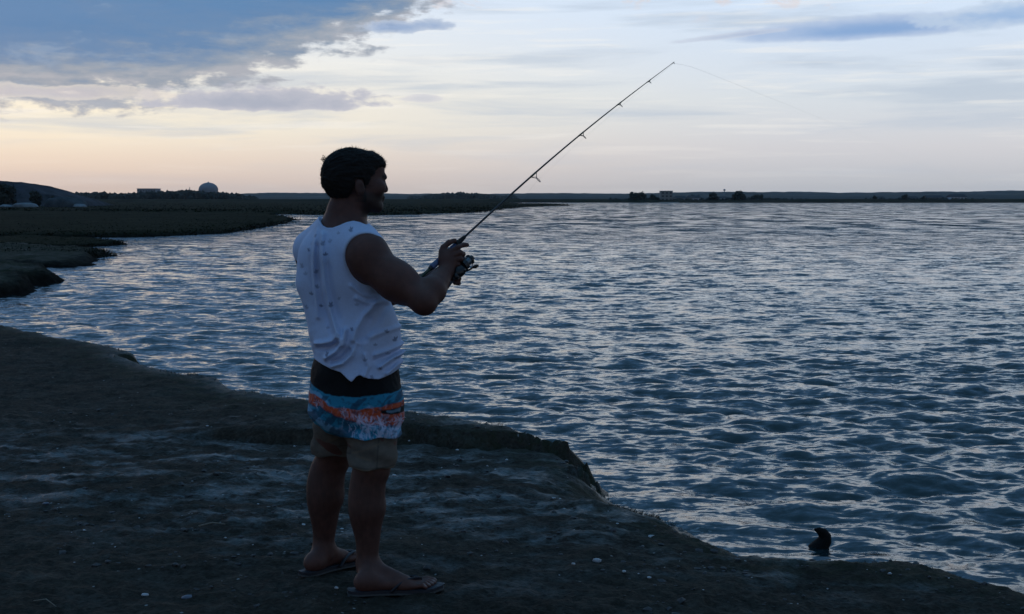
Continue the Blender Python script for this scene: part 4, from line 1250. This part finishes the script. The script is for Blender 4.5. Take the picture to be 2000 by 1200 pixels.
rs = np.random.RandomState(21)
motifs = [(664, 455), (634, 474), (640, 496), (632, 512), (601, 488), (594, 536), (618, 530), (637, 548), (665, 581), (648, 593), (700, 593), (672, 614), (625, 598), (593, 602), (756, 646), (758, 601), (735, 671), (771, 663), (758, 690),
          (606, 642), (640, 640), (716, 700), (640, 690), (700, 712), (745, 716), (774, 700), (618, 560), (660, 520), (616, 460), (690, 447), (648, 470), (712, 625), (690, 640), (585, 520), (605, 575), (775, 625), (728, 732)]
ang0 = rs.rand(len(motifs)) * 6.28
for i_m, ((mx_, my_), a0) in enumerate(zip(motifs, ang0)):
    if i_m % 4 == 3: continue
    op_ = .35 + .35 * ((i_m * 7) % 5) / 4
    dx_, dy_ = su - mx_, sw - my_; rr_ = np.hypot(dx_, dy_); th = np.arctan2(dy_, dx_) - a0
    star = 1.9 + 2.6 * np.abs(np.cos(th * 1.5 + dx_ * .3)) ** 2
    k_ = smooth(-(rr_ - star * (.85 + .3 * ((i_m * 3) % 4) / 3)), -1.6, 1.2)[:, None] * op_
    Cs = Cs * (1 - k_) + np.array([.045, .055, .12]) * k_
# bound edges of the armhole and neck a shade greyer
def edge_px(pts_, w_):
    return np.exp(-(pxline_dist(su, sw, pts_) / w_) ** 2)
M_cloth = vc_mat("thin_cotton", .85, .15, 420, .35, .0015, var=.10)
shirt = child("tank_top", Ps, Qs, M_cloth, man, Cs)
# trim: bound hems round the visible armhole and the neck follow the rim of the mesh
def rim_mask(c, r, fr):
    rel_ = Ps - c; q_ = np.sqrt(sum(((rel_ @ fr[i]) / r[i]) ** 2 for i in range(3))); return np.abs(q_ - 1)
k1 = np.exp(-(np.clip(rim_mask(W(724, 508, 5.20), (.136, .150, .138), FT), 0, 1) / .07) ** 4)[:, None] * .35
Cs = Cs * (1 - k1) + np.array([.32, .30, .28]) * k1
k1 = np.exp(-(np.clip(rim_mask(W(672, 412, 5.49), (.105, .098, .062), frame(D2(33), D2(-16))), 0, 1) / .10) ** 4)[:, None] * .35
Cs = Cs * (1 - k1) + np.array([.32, .30, .28]) * k1
shirt.data.attributes.remove(shirt.data.attributes["tint"]); attr(shirt.data, "tint", Cs)

# ---- shorts: printed board shorts over longer khaki shorts
def shorts(top, hemR, hemL, rw, extra, sd0):
    q_ = Vol([-.92, 5.15, .38], [-.28, 5.85, 1.02], .0034)
    q_.ell(pelvis + [0, 0, .01], np.array([.158, .188, .12]) + extra, FT, .04)
    q_.ell(pelvis + [-.008, 0, .08], np.array([.158, .188, .15]) + extra, FT, .03)
    q_.ell(pelvis - Ft * .035 + [0, 0, -.04], np.array([.148, .180, .12]) + extra, FT, .04)
    for hp_, kn_, c_ in ((hipR, knR, 1), (hipL, knL, -1)):
        e_ = kn_ * 1.03 - hp_ * .03
        q_.cone(hp_ + [.002, 0, 0], e_ + [0, 0, .02], rw[0] + extra, rw[1] + extra, .035)
    gx, gy, gz = q_.coords(); n_ = q_.n
    GX = np.broadcast_to(gx, n_).ravel(); GY = np.broadcast_to(gy, n_).ravel(); GZ = np.broadcast_to(gz, n_).ravel()
    act = np.abs(q_.V.ravel()) < .03
    x, y, z = GX[act], GY[act], GZ[act]
    d = .0055 * fbm(x * 22 + z * 9, z * 14 + y * 10, 3, sd0) + .004 * fbm(x * 8 + y * 30, z * 5, 2, sd0 + 3) + .004 * np.sin((z + x * .5) * 70 + 3 * vn(x * 10, y * 10, z * 10, sd0)) * smooth(-z, -.75, -.62)
    VV = q_.V.ravel(); VV[act] -= d.astype(np.float32); q_.V = VV.reshape(n_)
    # hems; the gap between the legs
    sidef = smooth((gy - (hipR[1] + hipL[1]) / 2) * .8 - (gx - (hipR[0] + hipL[0]) / 2) * .6, -.02, .02)
    hz = hemR * (1 - sidef) + hemL * sidef
    q_.V = np.maximum(q_.V, (hz - gz + .004 * np.sin(gx * 60)) * .8)
    q_.V = np.maximum(q_.V, gz - top)
    P_, Q2 = q_.mesh()
    return relax(P_, Q2, 1, .3), Q2
def zat(py, Y): return W(700, py, Y)[2]
Pk, Qk = shorts(.92, zat(915, 5.33), zat(888, 5.60), (.110, .089), 0.0, 31)
ku, kw_ = uvpx(Pk)
Ck = np.tile(np.array([.135, .115, .095]), (len(Pk), 1))
Ck *= (1 + .35 * fbm(ku / 14, kw_ / 10, 3, 5))[:, None]
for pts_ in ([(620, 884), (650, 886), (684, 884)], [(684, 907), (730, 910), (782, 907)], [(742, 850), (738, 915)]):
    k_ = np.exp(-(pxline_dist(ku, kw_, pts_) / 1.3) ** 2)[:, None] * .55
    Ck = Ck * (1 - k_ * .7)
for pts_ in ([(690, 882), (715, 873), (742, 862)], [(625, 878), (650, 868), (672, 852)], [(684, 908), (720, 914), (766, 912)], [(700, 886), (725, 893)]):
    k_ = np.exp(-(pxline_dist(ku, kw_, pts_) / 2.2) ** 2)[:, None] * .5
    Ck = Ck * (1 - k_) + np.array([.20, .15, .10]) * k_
M_khaki = vc_mat("faded_khaki_cotton", .88, .15, 380, .4, .002)
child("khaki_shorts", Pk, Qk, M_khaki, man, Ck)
Po, Qo = shorts(.98, zat(855, 5.33), zat(815, 5.60), (.112, .104), .006, 37)
# the far leg of the board shorts rides up in a slant
ou, ow = uvpx(Po)
ow0 = ow.copy()
ou = ou + 4.5 * fbm(ow / 13, ou / 17, 3, 201); ow = ow + 3.2 * fbm(ou / 15, ow / 13, 3, 203)
teal = np.array([.025, .24, .38]); ltb = np.array([.20, .42, .62]); org = np.array([.52, .085, .034]); blk = np.array([.006, .006, .007]); wht = np.array([.62, .62, .80]); nav = np.array([.02, .045, .085])
Co = np.tile(blk, (len(Po), 1))
def lay(mask, c): 
    global Co
    Co = Co * (1 - mask[:, None]) + c * mask[:, None]
b1 = np.interp(ou, [590, 604, 640, 690, 740, 800], [748, 756, 769, 771, 769, 760]) + 1.5 * vn(ou / 8, ow / 8, None, 1)
lay(smooth(ow - b1, -1, 1), teal)
lay(smooth(ow - b1, 1, 3) * smooth(fbm(ou / 26 - ow / 18, ow / 22, 3, 2), .02, .22) * .8, ltb)
lay(smooth(ow - b1, 2, 6) * smooth(fbm(ou / 18 + ow / 20, ow / 30, 3, 8), .10, .25) * .7, nav)
b2_ = np.interp(ou, [600, 612, 640, 655, 690, 730, 760, 800], [774, 772, 788, 792, 794, 793, 787, 782]) + 3 * vn(ou / 11, ou * 0, None, 3)
b3 = np.interp(ou, [600, 612, 625, 640, 655, 690, 740, 800], [790, 795, 792, 800, 806, 818, 826, 834]) + 2 * vn(ou / 7, ou * 0, None, 5)
inn = smooth(ow - b2_, -1, 1) * smooth(b3 - ow, -1, 1)
lay(inn, org)
lay(inn * smooth(fbm(ou / 12, ow / 5, 3, 6), .05, .3) * .6, np.array([.14, .03, .02]))
lay(smooth(np.abs(ow - b3), 2.6, 0.8) if False else np.exp(-((ow - b3 - 1) / 2.2) ** 2) * .7, nav)
# pale palm fronds across the middle
palms = [(674, 800, 11, 1.3), (722, 826, 19, 1.0), (706, 816, 13, 1.2), (748, 822, 17, .9), (766, 842, 17, 1.0), (779, 822, 12, 1.4), (790, 835, 15, 1.1), (744, 848, 14, 1.1), (616, 788, 8, 1.5)]
for i, (cx_, cy_, R_, st_) in enumerate(palms):
    dx_, dy_ = ou - cx_, (ow - cy_) * .9; rr_ = np.hypot(dx_, dy_); th = np.arctan2(-dy_, dx_)
    lim = R_ * (.25 + .75 * np.abs(np.cos(th * 4.5 + i)) ** 2.2) * (1 - .35 * (dy_ > 0))
    lay(smooth(lim - rr_, -.6, 1.6) * .62, wht * (.8 + .2 * (i % 2)))
    lay(np.exp(-(np.abs(dx_ - .2 * dy_) / 1.1) ** 2) * (dy_ > 0) * (dy_ < R_ * 1.1) * .7, wht)
stk = smooth(fbm(ou / 2.6 + ow / 20, ow / 13, 3, 211), .06, .26) * smooth(ow - (b3 - 16), -3, 5) * smooth(ou, 655, 690)
lay(stk * .5, wht)
lay(smooth(fbm(ou / 3.0, ow / 9, 3, 213), .12, .3) * inn * .3, wht * .8)
lay(smooth(fbm(ou / 7, ow / 5, 3, 215), .15, .32) * smooth(ow - b1, 1, 3) * .5, nav)
# pale side stripe and the dark pocket flap with its blue tab
lay(smooth(ou - 790, -1, 1.5) * smooth(ow - 812, -2, 2) * .75, np.array([.22, .30, .42]))
lay(smooth(4.5 - np.abs(ow - 801), -1, 1) * smooth(ou - 748, -1, 1) * smooth(792 - ou, -1, 1), blk)
lay(smooth(2.2 - np.abs(ow - 800.5), -1, 1) * smooth(ou - 757, -1, 1) * smooth(783 - ou, -1, 1), np.array([.12, .20, .26]))
M_board = vc_mat("board_short_fabric", .80, .2, 300, .3, .002)
child("board_shorts", Po, Qo, M_board, man, Co)

# ---- flip-flops
M_rub = simple("dark_rubber", (.016, .018, .026), .6, .3, 60, .3, .002)
M_sole = simple("pale_sole_edge", (.07, .075, .075), .7, .2, 60, .2, .002)
def flipflop(h_, t_, n_, an):
    d = (t_ - h_); L = np.linalg.norm(d); d = d / L
    outl = [(-.03, .0), (-.022, .026), (.02, .036), (.09, .031), (.16, .036), (.22, .047), (.27, .046), (.305, .036), (.332, .012), (.335, -.012), (.322, -.034), (.28, -.043), (.22, -.043), (.15, -.033), (.09, -.029), (.02, -.035), (-.022, -.025)]
    sc = L / .315
    def sole(name, z0, z1, grow, m, par):
        bm = bmesh.new(); lo_, hi_ = [], []
        n = len(outl); fine_ = []
        for i in range(n):                               # Catmull-Rom rounding
            p = [np.array(outl[(i + j) % n]) for j in (-1, 0, 1, 2)]
            for t_2 in (0, .33, .66):
                fine_.append(.5 * ((2 * p[1]) + (-p[0] + p[2]) * t_2 + (2 * p[0] - 5 * p[1] + 4 * p[2] - p[3]) * t_2 ** 2 + (-p[0] + 3 * p[1] - 3 * p[2] + p[3]) * t_2 ** 3))
        for (a, c_) in fine_:
            q_ = h_ + d * (a * sc + grow * np.sign(a - .15)) + n_ * (c_ * 1.02 + grow * np.sign(c_))
            lift = .010 * smooth(np.array(a), .25, .34) + .004 * smooth(np.array(-a), .0, .03)
            for lst, z_ in ((lo_, z0), (hi_, z1)):
                lst.append(bm.verts.new(Vector((q_[0], q_[1], z_ + float(lift))) - Vector(man.location)))
        bm.faces.new(hi_[::-1]); bm.faces.new(lo_)
        for i in range(len(lo_)): bm.faces.new((lo_[i], hi_[i], hi_[(i + 1) % len(lo_)], lo_[(i + 1) % len(lo_)]))
        bmesh.ops.recalc_face_normals(bm, faces=bm.faces)
        return bm_obj(name, bm, m, par)
    s0 = sole("flip_flop", .006, .018, 0, M_rub, man)
    sole("sole", .000, .006, .001, M_sole, s0)
    bm = bmesh.new()
    O = Vector(man.location)
    thong = h_ + d * L * .80 + n_ * -.014
    for s_ in (1, -1):
        base = h_ + d * L * .42 + n_ * s_ * .040
        a = base + np.array([0, 0, .012]); c_ = thong + np.array([0, 0, .050])
        top = h_ + d * L * .60 + n_ * s_ * .034 + np.array([0, 0, .070])
        pts_ = [Vector((1 - t_2) ** 2 * a + 2 * t_2 * (1 - t_2) * top + t_2 ** 2 * c_) - O for t_2 in np.linspace(0, 1, 10)]
        tube_pts(bm, pts_, [.0095] * 8 + [.007, .006], 8, .5)
    tube_pts(bm, [Vector(thong + np.array([0, 0, .046])) - O, Vector(thong + np.array([0, 0, .015])) - O], .0035, 8)
    bm_obj("strap", bm, M_rub, s0)
flipflop(heelR, toeR, nR, anR); flipflop(heelL, toeL, nL, anL)
# wristband
wv = wrR * .72 + elR * .28; wd = (wrR - elR) / np.linalg.norm(wrR - elR)
bm = bmesh.new()
e1 = np.cross(wd, [0, 1, 0]); e1 /= np.linalg.norm(e1); e2 = np.cross(wd, e1)
tube_pts(bm, [Vector(wv + e1 * .036 * math.cos(a) + e2 * .036 * math.sin(a)) - Vector(man.location) for a in np.linspace(0, 2 * math.pi, 33)[:-1]], .0055, 8, closed=True)
bm_obj("wristband", bm, M_rub, man)
bm = bmesh.new()
wf = wv + e1 * .040 * (1 if e1[0] > 0 else -1)
bmesh.ops.create_cube(bm, size=1.0)
for q_ in bm.verts:
    q_.co = Vector(wf + wd * q_.co.x * .034 + e1 * q_.co.y * .012 + e2 * q_.co.z * .030) - Vector(man.location)
bmesh.ops.bevel(bm, geom=list(bm.edges), offset=.003, segments=2, affect='EDGES')
bm_obj("watch", bm, M_rub, man)

# ------------------------------------------------------------------ fishing rod
rod = empty("fishing_rod", tuple(rod0), label="long thin spinning rod held up by the man, pointing out over the water", category="fishing rod")
RO = Vector(rod0)
tip = W(1316, 122, 5.98)
Lr = np.linalg.norm(tip - rod0)
def rp(s_):                       # slight bend towards the tip
    base = rod0 + (tip - rod0) * s_
    return base + np.array([0, 0, 1.0]) * (.030 * math.sin(math.pi * s_ ** 1.1) if s_ > 0 else 0)
def perpdist():
    pass
M_blank = simple("graphite_blank", (.012, .013, .016), .35, .2, 80, 0, spec=.6)
M_cork = simple("dark_foam_grip", (.014, .013, .013), .85, .3, 200, .5, .001)
M_steel = simple("guide_wire", (.10, .10, .11), .3, .1, 80, 0, metal=1.0)
M_blue = simple("blue_reel_seat", (.06, .09, .20), .35, .15, 80, 0, spec=.6)
M_olive = simple("olive_butt_wrap", (.05, .07, .045), .5, .25, 120, .2, .001)
M_reel = simple("black_reel_body", (.010, .012, .014), .35, .25, 80, .1, .001, .6)
M_spool = simple("grey_spool", (.13, .17, .20), .35, .15, 80, 0, metal=.7)
def lp(p): return Vector(p) - RO
bm = bmesh.new()
ss = np.linspace(.16, 1, 40)
tube_pts(bm, [lp(rp(s_)) for s_ in ss], [.0042 * (1 - s_) ** .8 + .0009 for s_ in ss], 10)
bm_obj("blank", bm, M_blank, rod)
def along(m0, m1, r0, r1, name, m, n=12):
    bm = bmesh.new(); k = 6
    tube_pts(bm, [lp(rp((m0 + (m1 - m0) * i / k) / Lr)) for i in range(k + 1)], [r0 + (r1 - r0) * i / k for i in range(k + 1)], n)
    return bm_obj(name, bm, m, rod)
along(.0, .075, .0075, .0065, "butt_grip", M_olive)
along(.073, .082, .0095, .0095, "butt_ring", M_reel)
along(.083, .115, .0125, .0115, "seat_hood", M_blue)
along(.115, .215, .0115, .0105, "reel_seat", M_blue)
along(.213, .262, .0125, .0070, "fore_grip", M_cork)
# line guides: each a ring on two little legs under the blank
rodN = np.cross(tip - rod0, [0, 1, 0]); rodN /= np.linalg.norm(rodN)
if rodN[2] > 0: rodN = -rodN
rd = (tip - rod0) / Lr
rn2 = rodN * .93 + np.array([0, -.36, 0]); rn2 /= np.linalg.norm(rn2)
side_ = np.cross(rd, rn2)
def s_of(px): return (px - 812) / (1316 - 812) * (5.98 - 5.375) * 0 + np.interp(px, [1000 + F * rp(t_)[0] / (rp(t_)[1] * CT - (rp(t_)[2] - CAMZ) * ST) for t_ in np.linspace(0, 1, 200)], np.linspace(0, 1, 200))
guides = [(1041, .0125, .030), (1135, .0085, .020), (1209, .0060, .014), (1267, .0045, .010), (1315, .0040, .004)]
for gpx, gr, gh in guides:
    c = rp(s_of(gpx)); ctr = c + rn2 * gh + rd * gr * .3
    bm = bmesh.new()
    # ring plane a little tilted from square to the rod
    nx_ = rn2; ny_ = side_ * .82 + rd * .57
    tube_pts(bm, [lp(ctr + nx_ * gr * math.cos(a) + ny_ * gr * math.sin(a)) for a in np.linspace(0, 2 * math.pi, 21)[:-1]], max(.0011, gr * .11), 6, closed=True)
    g_ = bm_obj("line_guide", bm, M_steel, rod)
    bm = bmesh.new()
    for s_ in (-1, 1):
        tube_pts(bm, [lp(ctr - rn2 * gr * .9 + side_ * s_ * gr * .4), lp(c - rd * gr * 1.2)], .0011, 5)
        tube_pts(bm, [lp(ctr - rn2 * gr * .9 + side_ * s_ * gr * .4), lp(c + rd * gr * 1.6)], .0011, 5)
    bm_obj("guide_foot", bm, M_steel, g_)
# thread wraps
for gpx, gr, gh in guides:
    c0 = s_of(gpx); bm = bmesh.new()
    tube_pts(bm, [lp(rp(c0 - .010)), lp(rp(min(1, c0 + .010)))], .0042 * (1 - c0) ** .8 + .0014, 8)
    bm_obj("thread_wrap", bm, M_olive, rod)
# reel, a thing of its own part by part but fixed to the rod
rc = W(903, 520, 5.44)
reel_top = rodp(.155)
bm = bmesh.new()
tube_pts(bm, [lp(reel_top), lp(reel_top * .5 + rc * .5 + rn2 * .004), lp(rc - rd * .012)], [.006, .005, .008], 8, .6)
ft = bm_obj("reel_foot", bm, M_reel, rod)
def ellmesh(c, r, fr, base=I3):
    v_, f_ = base
    return (np.array(c) + (v_ * np.array(r)) @ np.array(fr)), f_
Pm, Fm = ellmesh(rc - rd * .020 + rn2 * .006, (.030, .026, .020), [rd, rn2, side_])
reel = link("reel_body", mesh_np("reel_body", Pm - rod0, Fm), M_reel, rod)
Pm, Fm = ellmesh(rc - rd * .046 + rn2 * .014, (.014, .014, .014), [rd, rn2, side_])
link("rear_cap", mesh_np("rear_cap", Pm - rod0, Fm), M_reel, reel)
bm = bmesh.new()
cyl(bm, lp(rc + rd * .004), lp(rc + rd * .020), .024, .022, 24)
bm_obj("rotor", bm, M_reel, reel)
bm = bmesh.new(); cyl(bm, lp(rc + rd * .021), lp(rc + rd * .040), .0165, .0165, 24); bm_obj("spool", bm, M_spool, reel)
bm = bmesh.new(); cyl(bm, lp(rc + rd * .040), lp(rc + rd * .046), .021, .020, 24); cyl(bm, lp(rc + rd * .046), lp(rc + rd * .056), .012, .010, 16); bm_obj("drag_knob", bm, M_reel, reel)
bm = bmesh.new()
bail = [rc + rd * (.012 + .034 * math.sin(a)) + (rn2 * math.cos(a) + side_ * .35 * math.sin(a)) * .031 for a in np.linspace(0, math.pi, 14)]
tube_pts(bm, [lp(p) for p in bail], .0016, 6)
bm_obj("bail_wire", bm, M_steel, reel)
hb = rc - rd * .014 + rn2 * .014
h1 = W(909, 530, 5.415); h2 = W(926, 521, 5.40)
bm = bmesh.new(); tube_pts(bm, [lp(hb), lp(h1), lp((h1 + h2) / 2 + np.array([0, 0, -.003])), lp(h2)], [.0050, .0042, .0038, .0036], 8, .7); hd = bm_obj("crank_handle", bm, M_reel, reel)
Pm, Fm = ellmesh(h2 + np.array([.006, -.004, .001]), (.014, .0075, .0075), [[.9, -.2, .38], [0, 1, 0], [-.38, 0, .92]], I2)
link("handle_knob", mesh_np("handle_knob", Pm - rod0, Fm), M_reel, reel)
# line through the guides and out over the water
M_line = simple("nylon_line", (.30, .31, .32), .4, .1, 10, 0)
lpts = [rc + rd * .04 + rn2 * .015]
for gpx, gr, gh in guides:
    lpts.append(rp(s_of(gpx)) + rn2 * gh)
for (x, y, Yd) in ((1350, 131, 6.6), (1400, 150, 7.6), (1500, 190, 10), (1640, 247, 14), (1750, 298, 19), (1840, 342, 25), (1920, 382, 33), (2010, 425, 44), (2100, 468, 58)):
    lpts.append(W(x, y, Yd))
seg_pts = [Vector(p) for p in lpts]
sm = []
for i in range(len(seg_pts) - 1):
    if i < 5: sm.append(seg_pts[i]); continue
    p0, p1, p2, p3 = seg_pts[max(i - 1, 5)], seg_pts[i], seg_pts[i + 1], seg_pts[min(i + 2, len(seg_pts) - 1)]
    for t_ in (0, .25, .5, .75):
        sm.append(.5 * ((2 * p1) + (p2 - p0) * t_ + (2 * p0 - 5 * p1 + 4 * p2 - p3) * t_ * t_ + (3 * p1 - p0 - 3 * p2 + p3) * t_ ** 3))
sm.append(seg_pts[-1])
bm = bmesh.new(); tube_pts(bm, [p - RO for p in sm], [.00018] * 6 + [.0003] * (len(sm) - 6), 5)
bm_obj("fishing_line", bm, M_line, rod)

# ------------------------------------------------------------------ litter on the bank
def ground_at(px, py):
    """where the sight line through a photo point meets the uneven bank"""
    lo_, hi_ = 0.0, 0.0
    g = G(px, py, .0)
    for _ in range(12):
        h_, _s = land_height(np.array([g[0]]), np.array([g[1]]))
        g = G(px, py, float(h_[0]))
    return g
M_shell = simple("bleached_shell", (.42, .43, .45), .6, .2, 60, .3, .002)
M_bluest = simple("bluish_stone", (.10, .12, .16), .6, .3, 30, .4, .004)
M_twig = simple("dry_stalk", (.22, .20, .16), .8, .3, 60, .3, .002)
def pebble(px, py, w, h, d, m, name, label, cat, seed, rz=0.0, flat=.35):
    g = ground_at(px, py)
    v_, f_ = I3
    nz = 1 + flat * (vn(v_[:, 0] * 1.6 + seed, v_[:, 1] * 1.6, v_[:, 2] * 1.6, seed) + .5 * vn(v_[:, 0] * 4, v_[:, 1] * 4 + seed, v_[:, 2] * 4, seed))
    V_ = v_ * nz[:, None] * np.array([w / 2, d / 2, h / 2])
    c_, s_ = math.cos(rz), math.sin(rz)
    V_ = np.stack([V_[:, 0] * c_ - V_[:, 1] * s_, V_[:, 0] * s_ + V_[:, 1] * c_, V_[:, 2] + h * .3], 1)
    o = link(name, mesh_np(name, V_, f_), m, None, label=label, category=cat)
    o.location = tuple(g)
pebble(283, 1164, .030, .012, .02, M_shell, "shell", "small white shell lying on the dark ground left of the man's feet", "shell", 1)
pebble(366, 1170, .045, .018, .035, M_bluest, "stone", "flat bluish stone near the bottom edge, right of the white shell", "stone", 2)
pebble(1166, 1098, .036, .020, .024, M_shell, "shell", "pale three-cornered shell on the bank right of the man's front foot", "shell", 3, flat=.8)
pebble(1120, 1103, .016, .010, .014, M_shell, "shell", "tiny white shell just left of the pale three-cornered shell", "shell", 4)
pebble(657, 1150, .016, .010, .012, M_shell, "shell", "tiny white shell just left of the man's near heel", "shell", 5)
pebble(90, 985, .034, .012, .024, M_bluest, "stone", "small flat bluish stone on the open ground at the left", "stone", 6)
pebble(770, 930, .022, .012, .016, M_shell, "shell", "small white shell beside the man's near knee at the edge of the wet clay", "shell", 7)
pebble(893, 880, .022, .010, .018, M_shell, "shell", "small white shell below the dark rock step right of the shorts", "shell", 8)
pebble(650, 1181, .030, .010, .016, M_shell, "shell", "flat pale shell at the bottom edge in front of the man's feet", "shell", 9)
pebble(405, 833, .020, .009, .02, M_shell, "shell", "pale chip of shell on the far bank below the waterline notch", "shell", 14)
bm = bmesh.new()
g0 = ground_at(66, 1180); g1_ = ground_at(112, 1193)
tube_pts(bm, [Vector(g0) + Vector((0, 0, .012)), Vector((g0 + g1_) / 2) + Vector((0, .01, .028)), Vector(g1_) + Vector((0, 0, .012))], [.0022, .002, .0012], 6)
bm_obj("stalk", bm, M_twig, None, label="thin pale dry stalk lying at the bottom left corner of the bank", category="twig")
bm = bmesh.new()
g0 = ground_at(388, 1032); g1_ = ground_at(440, 1029)
tube_pts(bm, [Vector(g0) + Vector((0, 0, .01)), Vector((g0 + g1_) / 2) + Vector((0, .01, .02)), Vector(g1_) + Vector((0, 0, .012))], [.004, .0035, .002], 6)
bm_obj("stalk", bm, M_twig, None, label="short weathered stick on the ground left of the man's far shin", category="twig")
# uncountable grit and broken shell
rs = np.random.RandomState(31)
n = 4200
gx_ = rs.uniform(-4.2, 2.4, n); gy_ = 4.3 + 6.0 * rs.rand(n) ** 1.3
hh, ss_ = land_height(gx_, gy_)
dens = vn(gx_ * 1.3, gy_ * 1.3, None, 91) + .25 * ((gx_ > -.4) & (gy_ > 5.6))
ok = (ss_ > .05) & (dens > -.05)
gx_, gy_, hh = gx_[ok], gy_[ok], hh[ok]; n = len(gx_)
rad = .0022 + .010 * rs.rand(n) ** 5 + .002 * rs.rand(n)
C = np.stack([gx_, gy_, hh + rad * .15], 1)
V_, F_ = blob_cloud(C, rad, 77, I1, .5, .35)
sel = rs.rand(n) < .09
def subset(s_, nm, m_, lab):
    V2, F2 = blob_cloud(C[s_], rad[s_] * (1.15 if nm == "shell_grit" else 1.6), 78, I1, .5, .4)
    link(nm, mesh_np(nm, V2, F2, False), m_, None, kind="stuff", label=lab, category="grit")
subset(sel, "shell_grit", M_shell, "scattered white crumbs of shell over the dark bank")
subset(~sel, "gravel", simple("dark_gravel", (.05, .05, .052), .8, .5, 4, .2, .004), "dark grit and pebbles strewn over the bank")
# weed hanging over the rock edges
n = 9000
k = rs.randint(0, len(LP) - 5, n * 3)
t_ = rs.rand(n * 3)
pA = np.array([p[:2] for p in LP]); q0 = pA[k] * (1 - t_)[:, None] + pA[(k + 1)] * t_[:, None]
q0 = q0 + rs.randn(n * 3, 2) * .09
hh, ss_ = land_height(q0[:, 0], q0[:, 1])
ok = (ss_ > -.06) & (ss_ < .35) & (hh > WAT - .02) & (vn(q0[:, 0] * 2.2, q0[:, 1] * 2.2, None, 93) > -.08)
q0, hh = q0[ok], hh[ok]; n = len(q0)
ln = rs.uniform(.012, .045, n); a = rs.rand(n) * 6.28
b0 = np.stack([q0[:, 0], q0[:, 1], hh], 1)
sdv = np.stack([np.cos(a), np.sin(a), 0 * a], 1) * .003
tipv = b0 + np.stack([rs.randn(n) * .5 * ln + .3 * ln, rs.randn(n) * .4 * ln, ln * rs.uniform(.1, .7, n)], 1)
tri = np.stack([b0 - sdv, b0 + sdv, tipv], 1).reshape(-1, 3)
link("weed", mesh_np("weed", tri, np.arange(3 * n).reshape(-1, 3), False), simple("dark_rockweed", (.018, .020, .009), .7, .5, 3, 0), None, kind="stuff", label="dark weed fringing the broken edge of the near bank", category="weed")
